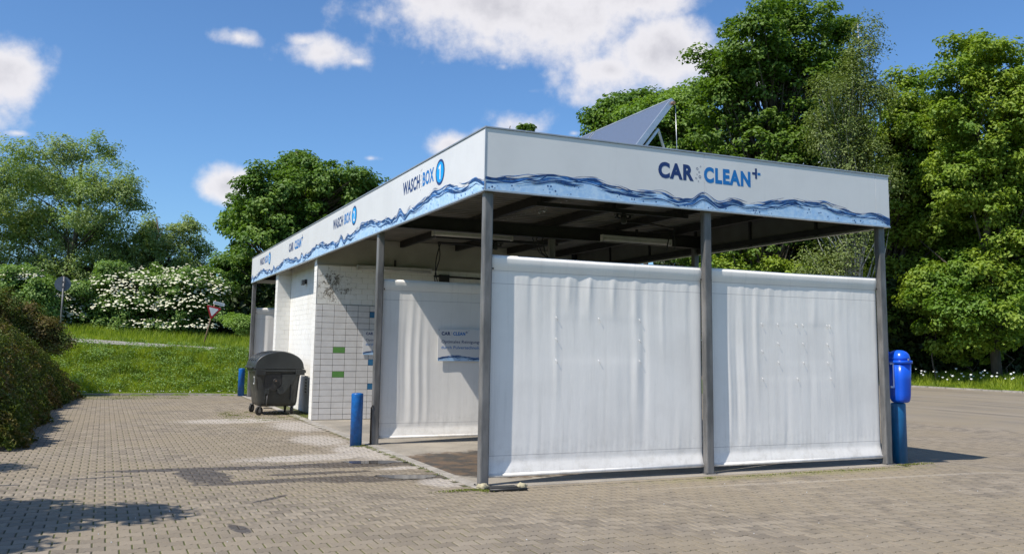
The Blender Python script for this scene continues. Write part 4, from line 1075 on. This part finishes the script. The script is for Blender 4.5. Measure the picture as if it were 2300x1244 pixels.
# ------------------------------------------------------------------ foliage
def leaves(pos, nrm, size, rng, aspect=.55, fold=.18):
    """one folded diamond leaf (two triangles) per position"""
    n = len(pos); nrm = nrm/np.linalg.norm(nrm, axis=1, keepdims=True)
    a = rng.normal(size=(n, 3)); t = a-nrm*(a*nrm).sum(1, keepdims=True); t /= np.linalg.norm(t, axis=1, keepdims=True)
    b = np.cross(nrm, t); s = (size*rng.uniform(.65, 1.3, n))[:, None]
    V = np.stack([pos-t*s*.5, pos+b*s*aspect*.5+nrm*s*fold-t*s*.05, pos+t*s*.5-nrm*s*.1, pos-b*s*aspect*.5+nrm*s*fold-t*s*.05], 1)
    k = (np.arange(n)*4)[:, None]
    T = np.concatenate([k+np.array([[0, 1, 2]]), k+np.array([[0, 2, 3]])])
    return V.reshape(-1, 3), T
def crown_points(blobs, nclump, cr, nleaf, rng, flat=.6, fill=.25, droop=0, updown=.2):
    """clumps on the shells of the blobs, leaves in the clumps"""
    C = np.array([b[0] for b in blobs], float); Rr = np.array([b[1] for b in blobs], float)
    area = (Rr[:, 0]*Rr[:, 2]); p = area/area.sum(); bi = rng.choice(len(blobs), nclump, p=p)
    d = rng.normal(size=(nclump, 3)); d /= np.linalg.norm(d, axis=1, keepdims=True); d[:, 2] = np.where((d[:, 2] < -.3) & (rng.random(nclump) < .45), -d[:, 2]*.6, d[:, 2])
    rad = np.where(rng.random(nclump) < fill, rng.uniform(.2, .8, nclump), rng.uniform(.72, 1.16, nclump))
    cc_ = C[bi]+d*Rr[bi]*rad[:, None]; rs_ = cr*rng.uniform(.5, 1.35, nclump)
    w = rs_**2; ci = rng.choice(nclump, nleaf, p=w/w.sum())
    o = rng.normal(size=(nleaf, 3)); o /= np.linalg.norm(o, axis=1, keepdims=True)
    rr_ = rng.random(nleaf)**.45; off = o*rr_[:, None]*rs_[ci][:, None]*np.array([1, 1, flat]); 
    if droop: off[:, 2] -= droop*rng.random(nleaf)*rs_[ci]*(np.linalg.norm(off[:, :2], axis=1)/rs_[ci])
    pos = cc_[ci]+off
    nrm = o*.55+np.array([0, 0, .75])+d[ci]*.45+rng.normal(0, .33, (nleaf, 3))
    return pos, nrm, cc_, rs_
def limb_mesh(base, top, targets, r0, rng, every=3):
    mb = MB(); base = Vector(base); top = Vector(top)
    n = 8; tr = [base.lerp(top, i/n)+Vector((rng.normal(0, .12), rng.normal(0, .12), 0))*(0 if i == 0 else 1) for i in range(n+1)]
    mb.tube(tr, [r0*(1-.8*i/n) for i in range(n+1)], 9)
    H = top.z-base.z
    for k, t in enumerate(targets):
        if k % every: continue
        t = Vector(t); f = min(max((t.z-base.z)/H-.28, .12), .93); i = int(f*n); s = tr[i].lerp(tr[min(i+1, n)], f*n-i)
        m1 = s.lerp(t, .5)+Vector((rng.normal(0, .25), rng.normal(0, .25), .35)); rr_ = r0*(1-.8*f)*.38
        mb.tube([s, m1, t], [rr_, rr_*.6, rr_*.18], 5, cap=False)
    return mb
def tree(name, label, cat, px_blobs, depth, nclump, cr, nleaf, lsize, lm, seed, group, trunk=True, bark='bark', r0=.28, flat=.6, droop=0, aspect=.6, base_px=None, fill=.36, ddepth=2.4, every=3, ground_z=None, extra=None):
    rng = np.random.default_rng(seed); bl = []; nclump = int(nclump*1.35); nleaf = int(nleaf*1.2); lsize *= 1.12
    for b in px_blobs:
        px, py, rx, ry = b[:4]; dd = depth+(b[4] if len(b) > 4 else rng.uniform(-ddepth, ddepth)); c = spot(px, py, dd); k = dd/FPX
        bl.append((tuple(c), (rx*k, max(rx, ry)*k*.9, ry*k)))
        if min(rx, ry) > 45:      # side boughs that break up the rounded masses
            for _ in range(3):
                q = rng.uniform(0, 6.28); f = rng.uniform(.75, 1.05); g = rng.uniform(.35, .5)
                c2 = spot(px+rx*f*math.cos(q), py+ry*f*math.sin(q), dd+rng.uniform(-1.5, 1.5)); bl.append((tuple(c2), (rx*k*g, rx*k*g, ry*k*g*.8)))
    pos, nrm, cc_, rs_ = crown_points(bl, nclump, cr, nleaf, rng, flat, fill, droop)
    mx = np.mean([b[0][0] for b in bl]); my = np.mean([b[0][1] for b in bl])
    if base_px: q = spot(base_px, 700, depth); mx, my = q.x, q.y
    gz = float(hz(mx, my)); pos[:, 2] = np.maximum(pos[:, 2], gz+.05)
    o = thing(name, label, cat, group, loc=(mx, my, gz))
    V, T = leaves(pos, nrm, lsize, rng, aspect); V = V-np.array([mx, my, gz])
    numesh('crown', V, T, lm, o)
    if trunk:
        topz = max(b[0][2]+b[1][2]*.5 for b in bl); tb = max(bl, key=lambda b: b[0][2]); tc_ = Vector((mx*.4+tb[0][0]*.6, my*.4+tb[0][1]*.6, topz))
        mb = limb_mesh((mx, my, gz-.2), tc_, cc_, r0, rng, every); mb.v = [(a-mx, b_-my, c_-gz) for a, b_, c_ in mb.v]; mb.build('trunk', bark, o)
    return o
GR = 'tall trees beyond the forecourt'
tree('maple_tree', 'tallest dark green maple reaching the top of the picture behind the fascia', 'tree',
     [(1640,62,26,20),(1565,130,26,24),(1885,80,24,22),(1720,20,30,20),(1800,75,100,75),(1700,115,80,65),(1620,165,62,60),(1760,220,140,110),(1860,190,60,80),(1625,300,85,90),(1780,370,150,120),(1650,440,120,100),(1640,560,110,70),(1760,560,130,90)], 54, 900, .72, 66000, .25, 'maple', 21, GR, r0=.38)
tree('maple_tree', 'dark green maple farthest left behind the solar collectors', 'tree',
     [(1352,268,38,36),(1420,238,48,34),(1400,320,85,60),(1490,240,45,40),(1480,340,80,70),(1330,350,30,30)], 64, 240, .95, 26000, .27, 'maple_dark', 22, GR, r0=.25)
tree('broadleaf_tree', 'fresh light green tree between the solar collector and the tallest maple', 'tree',
     [(1545,235,50,50),(1500,290,70,70),(1580,300,60,70),(1545,400,90,80),(1500,480,60,60),(1580,560,70,60)], 60, 300, .9, 30000, .24, 'lightgreen', 23, GR, r0=.22)
tree('birch_tree', 'slender grey green birch with white trunk between the maples', 'tree',
     [(1950,55,24,32,0),(1935,120,38,50,0),(1905,205,62,60,0),(1955,230,40,60,0),(1880,310,70,70,0),(1930,370,70,70,0),(1870,450,70,60,0),(1920,520,70,70,0),(1870,600,80,60,0)], 46, 560, .6, 34000, .13, 'birch', 24, GR, bark='birchbark', r0=.14, droop=1.6, aspect=.5, base_px=1915, fill=.35, every=4)
tree('maple_tree', 'yellow green maple directly right of the birch', 'tree',
     [(2040,185,40,38),(2030,250,60,60),(2000,330,85,80),(2080,360,75,70),(2020,450,100,80),(2060,550,110,80),(2000,620,90,70),(1800,640,110,55),(1700,620,90,50)], 52, 800, .65, 60000, .2, 'maple_yellow', 25, GR, r0=.26)
tree('maple_tree', 'large yellow green maple at the right edge with low overhanging branches', 'tree',
     [(2165,105,50,38),(2240,140,60,52),(2140,190,60,60),(2265,230,80,75),(2180,290,90,80),(2110,320,70,70),(2240,380,80,70),(2290,350,80,80),(2170,400,90,70),(2250,460,100,80),(2150,520,90,70),(2290,560,90,70),(2180,620,100,60),(2340,250,90,120),(2360,480,100,120),(2230,690,90,60),(2100,650,70,60),(2320,680,70,70),(2130,740,60,50),(2240,710,85,60,-2.5),(2150,690,60,50,-2.5),(2300,760,50,36,-2.5),(2200,770,50,30,-2.5)], 46, 1250, .58, 92000, .185, 'maple_yellow', 26, GR, r0=.26, every=70)
tree('maple_tree', 'denser green maple standing behind the large one at the right edge', 'tree',
     [(2110,300,80,90),(2060,420,70,80),(2200,420,110,90),(2110,560,100,90),(2260,560,100,90),(2080,680,80,70),(2210,690,110,70),(2310,660,80,90),(2010,700,60,60),(2140,770,90,50),(2270,780,80,50)], 51, 800, .65, 52000, .24, 'maple', 31, GR, r0=.24, every=20)
tree('maple_tree', 'treetop just showing over the fascia near the building corner', 'tree', [(1180,288,16,10,0),(1160,340,60,40,0),(965,362,10,12,0),(1060,380,70,40,0)], 60, 90, .5, 9000, .22, 'maple', 27, GR, r0=.14)
tree('maple_tree', 'broad dark maple behind the left end of the building', 'tree',
     [(655,395,62,48),(600,440,70,60),(765,405,60,46),(700,440,100,70),(820,450,50,45),(560,520,60,70),(640,540,110,90),(760,530,100,80),(530,610,42,60),(610,650,90,60),(545,690,55,50)], 46, 820, .55, 64000, .19, 'maple_dark', 28, 'trees beyond the grassy bank', r0=.3)
tree('willow_tree', 'big grey green willow at the left with several dark stems', 'tree',
     [(60,345,60,42),(150,345,60,42),(232,340,42,38),(0,400,70,60),(100,430,100,80),(220,440,85,80),(278,430,34,60),(40,530,90,70),(160,540,110,80),(260,560,60,70),(-60,480,80,120),(60,610,100,60),(200,630,110,60),(300,620,60,60)], 52, 1500, .55, 72000, .16, 'willow', 29, 'trees beyond the grassy bank', r0=.24, droop=.8, aspect=.34, fill=.5, every=70)
tree('willow_tree', 'smaller grey green willow right of the big one', 'tree',
     [(415,512,38,28),(440,560,32,40),(370,560,55,50),(345,510,24,30),(320,590,60,50),(430,610,40,40),(380,640,80,50)], 56, 420, .45, 24000, .17, 'willow', 30, 'trees beyond the grassy bank', r0=.16, droop=.8, aspect=.3, fill=.4)
# flowering elder shrubs
def elder(label, blobs_, depth, nl, nf, seed):
    o = tree('elder_shrub', label, 'shrub', blobs_, depth, int(nl/130), .42, nl, .12, 'elder', seed, 'flowering shrubs beyond the bank', r0=.07, aspect=.55, ddepth=.8, every=6)
    rng = np.random.default_rng(seed+50); bl = []
    for px, py, rx, ry in blobs_: c = spot(px, py, depth); k = depth/FPX; bl.append((np.array(c), np.array((rx*k, rx*k*.9, ry*k))))
    ar_ = np.array([b[1][0]*b[1][2] for b in bl]); V = []; T = []; seg = 7
    for i in range(nf):
        c, r_ = bl[rng.choice(len(bl), p=ar_/ar_.sum())]; dd = rng.normal(size=3); dd[2] = abs(dd[2])*.8-.15; dd[1] -= .8; dd /= np.linalg.norm(dd)
        p = c+dd*r_*rng.uniform(.98, 1.12); nn_ = Vector((dd[0]*.4, dd[1]*.5-.15, 1)).normalized(); u_ = nn_.orthogonal().normalized(); w_ = nn_.cross(u_); r0 = rng.uniform(.035, .085)
        k0 = len(V); V.append(p+np.array(nn_)*.02)
        for k in range(seg):
            q = 2*math.pi*k/seg; rr_ = r0*rng.uniform(.6, 1.2); V.append(p+np.array(u_)*math.cos(q)*rr_+np.array(w_)*math.sin(q)*rr_)
        T += [(k0, k0+1+k, k0+1+(k+1) % seg) for k in range(seg)]
    V = np.array(V)-np.array(o.location); numesh('blossoms', V, T, 'flower', o, kind='stuff')
elder('large elder shrub covered in cream blossom behind the yield sign', [(345,640,62,42),(260,660,60,52),(420,640,62,44),(300,695,90,45),(430,690,70,50),(225,705,40,40),(480,660,36,46),(250,735,60,22),(340,735,70,20),(440,735,70,22),(200,735,30,18)], 42, 48000, 1500, 41)
elder('small blossoming elder shrub right of the round sign', [(150,672,34,34),(172,655,26,24),(160,712,40,36),(130,735,50,20)], 41, 12000, 330, 42)
elder('blossoming elder shrub at the left edge of the picture', [(50,628,52,30),(10,650,50,44),(90,660,34,34),(-60,640,60,50),(40,690,80,40)], 40, 26000, 800, 43)
tree('low_shrub', 'low light green shrub at the foot of the dark maple', 'shrub', [(545,728,30,18),(520,722,18,14),(575,730,18,18)], 36, 60, .25, 6000, .08, 'lightgreen', 44, None, trunk=False)
# shade-dark wood that closes the view behind the named trees
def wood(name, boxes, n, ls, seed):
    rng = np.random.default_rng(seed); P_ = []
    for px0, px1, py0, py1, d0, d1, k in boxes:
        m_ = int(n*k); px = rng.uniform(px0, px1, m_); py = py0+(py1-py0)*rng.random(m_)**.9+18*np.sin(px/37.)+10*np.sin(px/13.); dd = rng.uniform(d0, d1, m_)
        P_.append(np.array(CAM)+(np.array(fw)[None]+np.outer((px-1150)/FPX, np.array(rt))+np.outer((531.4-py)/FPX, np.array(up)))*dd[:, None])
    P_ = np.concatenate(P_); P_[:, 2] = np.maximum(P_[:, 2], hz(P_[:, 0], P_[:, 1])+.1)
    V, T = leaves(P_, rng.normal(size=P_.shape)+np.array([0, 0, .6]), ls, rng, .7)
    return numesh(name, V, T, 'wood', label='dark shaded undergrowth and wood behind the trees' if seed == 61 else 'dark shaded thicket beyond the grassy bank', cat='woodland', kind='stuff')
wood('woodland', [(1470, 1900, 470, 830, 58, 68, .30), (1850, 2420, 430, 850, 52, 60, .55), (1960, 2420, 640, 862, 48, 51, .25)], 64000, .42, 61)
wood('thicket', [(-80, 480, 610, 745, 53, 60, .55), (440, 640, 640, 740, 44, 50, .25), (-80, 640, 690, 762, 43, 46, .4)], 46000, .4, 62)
# sunlit low branches at the right
SG = 'low branches and saplings at the wood edge'
for i, (b_, lab) in enumerate(((((2190,790,55,22),(2150,805,28,14)), 'sunlit maple sapling low at the wood edge, left of the white flowers'), (((2275,740,40,22),(2240,725,30,14)), 'sunlit low maple sapling near the right edge of the picture'), (((2110,690,40,18),(2075,730,26,14)), 'sunlit sapling leaves right above the litter bin'))):
    tree('maple_sapling', lab, 'sapling', list(b_), 46.3, 26, .35, 2600, .2, 'maple_yellow', 70+i, SG, r0=.05, ddepth=.4, every=5)

# hedge along the left edge of the paving
def hedge():
    rng = np.random.default_rng(80); n = 110000
    y = rng.uniform(5.4, 19.2, n); t = rng.random(n)                  # t along the section, front foot -> top -> back
    top = 2.25-.03*(y-6)+.10*np.sin(y*1.7)+.07*np.sin(y*4.3+1)+.05*np.sin(y*9)
    bulge = .12*np.sin(y*1.3+.5)+.08*np.sin(y*3.1)+.05*np.sin(y*7.7)
    sec = np.array([(-5.62, .0), (-5.52, .35), (-5.62, .8), (-5.95, .87*1.), (-6.2, .96), (-6.6, 1.0), (-7.4, 1.0), (-8.2, .9)])
    sec = np.array([(-5.45, .02), (-5.36, .12), (-5.55, .32), (-5.85, .56), (-6.2, .78), (-6.7, .96), (-7.5, 1.02), (-8.3, .9)])
    seg = t*(len(sec)-1); i = np.minimum(seg.astype(int), len(sec)-2); f = seg-i
    x = sec[i, 0]*(1-f)+sec[i+1, 0]*f; z = (sec[i, 1]*(1-f)+sec[i+1, 1]*f)*top
    x = x+.45*np.clip((y-15.5)/2, 0, 1)
    # rounded ends
    e = np.clip((y-5.4)/.9, 0, 1)*np.clip((19.2-y)/.9, 0, 1); z *= .35+.65*np.sqrt(e)
    cx_, cz_ = -7.0, .9; dxn = x-cx_; dzn = z-cz_; ln = np.sqrt(dxn**2+dzn**2)+1e-6
    k = 1+bulge/np.maximum(ln, .5)*.9-rng.random(n)**2.2*.45+ .10*np.sin(y*13+x*9)*np.sin(z*11)
    x = cx_+dxn*k; z = np.maximum(cz_+dzn*k, .03)
    spr = rng.random(n) < .04; z = z+spr*rng.random(n)*.16*(z > 1.2)
    pos = np.stack([x, y, z], -1); nrm = np.stack([dxn/ln*.8, rng.normal(0, .2, n), dzn/ln*.6+.6], -1)+rng.normal(0, .45, (n, 3))
    V, T = leaves(pos, nrm, .062, rng, .6)
    h = thing('hedge', 'dense untrimmed hedge with reddish young leaves along the left edge of the paving', 'hedge')
    numesh('foliage', V, T, 'hedge', h)
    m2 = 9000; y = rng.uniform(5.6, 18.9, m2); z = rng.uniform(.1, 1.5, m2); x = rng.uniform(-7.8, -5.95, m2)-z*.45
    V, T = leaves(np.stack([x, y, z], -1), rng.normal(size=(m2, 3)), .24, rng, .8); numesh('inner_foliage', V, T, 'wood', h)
    mb = MB(); q = random.Random(3)
    for k in range(40):
        yy = 5.8+k*.33; xx = q.uniform(-7.1, -6.7); mb.tube([(xx, yy, 0), (xx+q.uniform(-.2, .3), yy+q.uniform(-.2, .2), .8), (xx+q.uniform(-.3, .5), yy+q.uniform(-.3, .3), 1.5)], [.025, .018, .006], 5)
    mb.build('stems', 'bark', h)
hedge()
tree('reddish_shrub', 'loose shrub with reddish leaves rising behind the left hedge', 'shrub', [(30,715,60,40),(75,745,50,34),(-20,700,50,44),(115,770,34,24)], 26.5, 150, .3, 16000, .07, 'hedge', 82, None, r0=.04, ddepth=.7, every=6)
# tree standing left of the view: its shadow falls on the paving
def side_tree():
    rng = np.random.default_rng(90)
    bl = [((-8.5, -1.35, 4.0), (1.8, 1.15, .65)), ((-10.0, -1.4, 4.8), (1.2, .8, .7)), ((-9.35, 2.6, 3.9), (1.35, .7, .6)), ((-11.2, .6, 5.4), (1.2, 1.8, .9))]
    pos, nrm, cc_, rs_ = crown_points(bl, 300, .42, 62000, rng, .35, .55)
    o = thing('maple_tree', 'maple standing just outside the left edge, its leafy shadow on the paving', 'tree', loc=(-9.4, .6, .1))
    V, T = leaves(pos, nrm, .13, rng, .7); numesh('crown', V-np.array([-9.4, .6, .1]), T, 'maple', o)
    mb = limb_mesh((-9.4, .6, 0), (-9.3, .9, 5.6), cc_, .13, rng, 3); mb.v = [(a+9.4, b-.6, c-.1) for a, b, c in mb.v]; mb.build('trunk', 'bark', o)
side_tree()

# ------------------------------------------------------------------ grass
def blades(name, X, Y, H, rng, wd, m, lean=.35, parent=None, **kw):
    n = len(X); Z = hz(X, Y); a = rng.uniform(0, 6.283, n); dx, dy = np.cos(a), np.sin(a); b = rng.uniform(0, 6.283, n); ln = H*lean*rng.uniform(.2, 1.4, n)
    base = np.stack([X, Y, Z-.02], -1); side_ = np.stack([dx, dy, 0*dx], -1)*wd[:, None]; lv = np.stack([np.cos(b)*ln, np.sin(b)*ln, H], -1)
    V = np.stack([base-side_, base+side_, base+lv*.55*np.array([.6, .6, 1])+side_*.8, base+lv*.55*np.array([.6, .6, 1])-side_*.8, base+lv], 1); k = (np.arange(n)*5)[:, None]
    T = np.concatenate([k+np.array([[0, 1, 2]]), k+np.array([[0, 2, 3]]), k+np.array([[3, 2, 4]])])
    return numesh(name, V.reshape(-1, 3), T, m, parent, **kw)
rng = np.random.default_rng(101)
def field(n, x0, x1, d0, d1): 
    x = rng.uniform(x0, x1, n); dd = rng.uniform(d0, d1, n); return x, dd+yk_np(x), dd
x, y, dd = field(78000, -9.5, 4.5, .75, 4.75)
cl_ = .5+.5*np.sin(x*2.3+1.7*np.sin(y*1.9))*np.sin(y*2.9+1.3*np.sin(x*1.1)); n3 = .5+.5*np.sin(x*7.1+2*np.sin(y*5.3))*np.sin(y*8.3+1.5*np.sin(x*3.7)); H = (.07+.20*cl_*rng.uniform(.4, 1.4, len(x))+.16*n3**2*rng.random(len(x)))*(.55+.45*np.clip((dd-.7)/.8, 0, 1))*np.clip(.2+.8*np.clip((4.7-dd)/1.4, 0, 1)+.9*np.clip((x+2.2)/1.5, 0, 1), 0, 1)
a1 = blades('grass', x, y, H, rng, np.full(len(x), .006)*rng.uniform(.7, 1.6, len(x)), 'grassblade', .7, label='long uncut grass on the bank behind the kerb', cat='grass', kind='stuff')
wx, wy, wd_ = field(420, -6.5, 4, .9, 4.4); C_ = []
for a_, b_ in zip(wx, wy):
    k_ = 34; r_ = rng.uniform(.08, .28); C_.append(np.stack([rng.normal(a_, r_, k_), rng.normal(b_, r_, k_), float(hz(a_, b_))+rng.uniform(.02, .12+r_*.9, k_)], -1))
C_ = np.concatenate(C_); V, T = leaves(C_, rng.normal(0, .4, C_.shape)+np.array([0, -.2, 1.]), .075, rng, .5)
numesh('bank_weeds', V, T, 'elder', label='broad leaved weeds among the long grass of the bank', cat='weeds', kind='stuff')
x, y, dd = field(12000, -6.5, 2.5, .1, .8)
blades('mown_grass', x, y, rng.uniform(.025, .07, len(x)), rng, np.full(len(x), .006), 'grassblade', .6, label='short mown grass strip along the far kerb', cat='grass', kind='stuff')
x, y, dd = field(26000, -14, 7, 8.05, 15)
H = .12+.34*rng.random(len(x))*(.4+.6*np.clip((dd-8)/3, 0, 1)); H = np.minimum(H, .55)
blades('tall_grass', x, y, H, rng, np.full(len(x), .010), 'grassblade', .4, label='tall grass between the road and the flowering shrubs', cat='grass', kind='stuff')
x = rng.uniform(32.8, 37.5, 42000); y = rng.uniform(4, 40, 42000); H = (.08+.5*rng.random(len(x))*np.clip((x-32.7)/2.2, .1, 1))
blades('verge_grass', x, y, H, rng, np.full(len(x), .018), 'grassblade', .45, label='green verge of grass and weeds at the edge of the wood', cat='grass', kind='stuff')
def flowers(name, X, Y, Zh, r, parent=None, **kw):
    V = []; T = []
    for x_, y_, h_, r_ in zip(X, Y, Zh, r):
        z_ = float(hz(x_, y_))+h_; k0 = len(V); V.append((x_, y_, z_+r_*.3))
        for k in range(7): q = 2*math.pi*k/7; V.append((x_+r_*math.cos(q), y_+r_*math.sin(q), z_))
        for k in range(7): V.append((x_+r_*.5*math.cos(k*.9), y_+r_*.5*math.sin(k*.9), z_-r_*.9))
        T += [(k0, k0+1+k, k0+1+(k+1) % 7) for k in range(7)]+[(k0+1+k, k0+8+k, k0+1+(k+1) % 7) for k in range(7)]+[(k0+8+k, k0+8+(k+1) % 7, k0+1+(k+1) % 7) for k in range(7)]
    return numesh(name, V, T, 'daisy', parent, **kw)
x = rng.uniform(33.2, 35.6, 70); y = rng.uniform(13, 24, 70)
flowers('wild_flowers', x, y, rng.uniform(.35, .85, 70), rng.uniform(.035, .075, 70), label='white wild flowers in the verge on the right', cat='flowers', kind='stuff')
x, y, dd = field(70, -5.5, .5, .15, .9); flowers('daisies', x, y, rng.uniform(.04, .08, 70), rng.uniform(.012, .02, 70), label='small daisies in the mown strip behind the kerb', cat='flowers', kind='stuff')

# weeds and moss in the joints
def tufts(name, spots_, label):
    X_ = []; Y_ = []
    for cx, cy, sx, sy, n in spots_: X_.append(rng.normal(cx, sx, n)); Y_.append(rng.normal(cy, sy, n))
    X_ = np.concatenate(X_); Y_ = np.concatenate(Y_); n = len(X_); P_ = np.stack([X_, Y_, np.full(n, .006)+rng.random(n)*.012], -1)
    V, T = leaves(P_, rng.normal(0, .5, (n, 3))+np.array([0, 0, 1.]), .022, rng, .45)
    numesh(name, V, T, 'moss', label=label, cat='weeds', kind='stuff')
tufts('weeds', [(-.32, -.22, .13, .03, 260), (-.12, -.33, .05, .04, 120), (-.55, -.25, .1, .02, 50), (6.75, -.12, .12, .03, 160), (7.1, -.1, .12, .04, 120), (5.2, -.32, .7, .05, 300), (3.9, -.34, .3, .03, 90), (3.05, -.32, .03, .02, 60), (-.3, 4.62, .08, .03, 110), (-.2, 4.3, .04, .2, 70), (-.18, 2.6, .02, 1.3, 240)], 'small green weeds in the joints along the slab')
jm = []
q = random.Random(6)
for k in range(150): jm.append((q.uniform(-1.7, .3), q.uniform(9.9, 12.8), .05, .01, 14))
for k in range(130): jm.append((q.uniform(-5.5, -1.8), q.uniform(18.4, 20.6), .10, .03, 22))
tufts('moss', jm, 'moss in the paving joints round the waste container and near the kerb')
x = rng.uniform(-6.6, -5.62, 5000); y = rng.uniform(-3, 19, 5000)
blades('edge_grass', x, y, rng.uniform(.03, .12, 5000), rng, np.full(5000, .005), 'grassblade', .6, label='thin grass at the foot of the hedge', cat='grass', kind='stuff')
# plaster crumbs and litter of the weather on the paving
mb = MB(); q = random.Random(12)
for k in range(60):
    x, y = q.uniform(-4.5, 6), q.uniform(-4, -.4); s_ = q.uniform(.004, .010); mb.box(x, x+s_, y, y+s_*.7, .0005, s_*.6)
mb.build('crumbs', 'white', label='small pale crumbs scattered on the paving', cat='debris', kind='stuff')
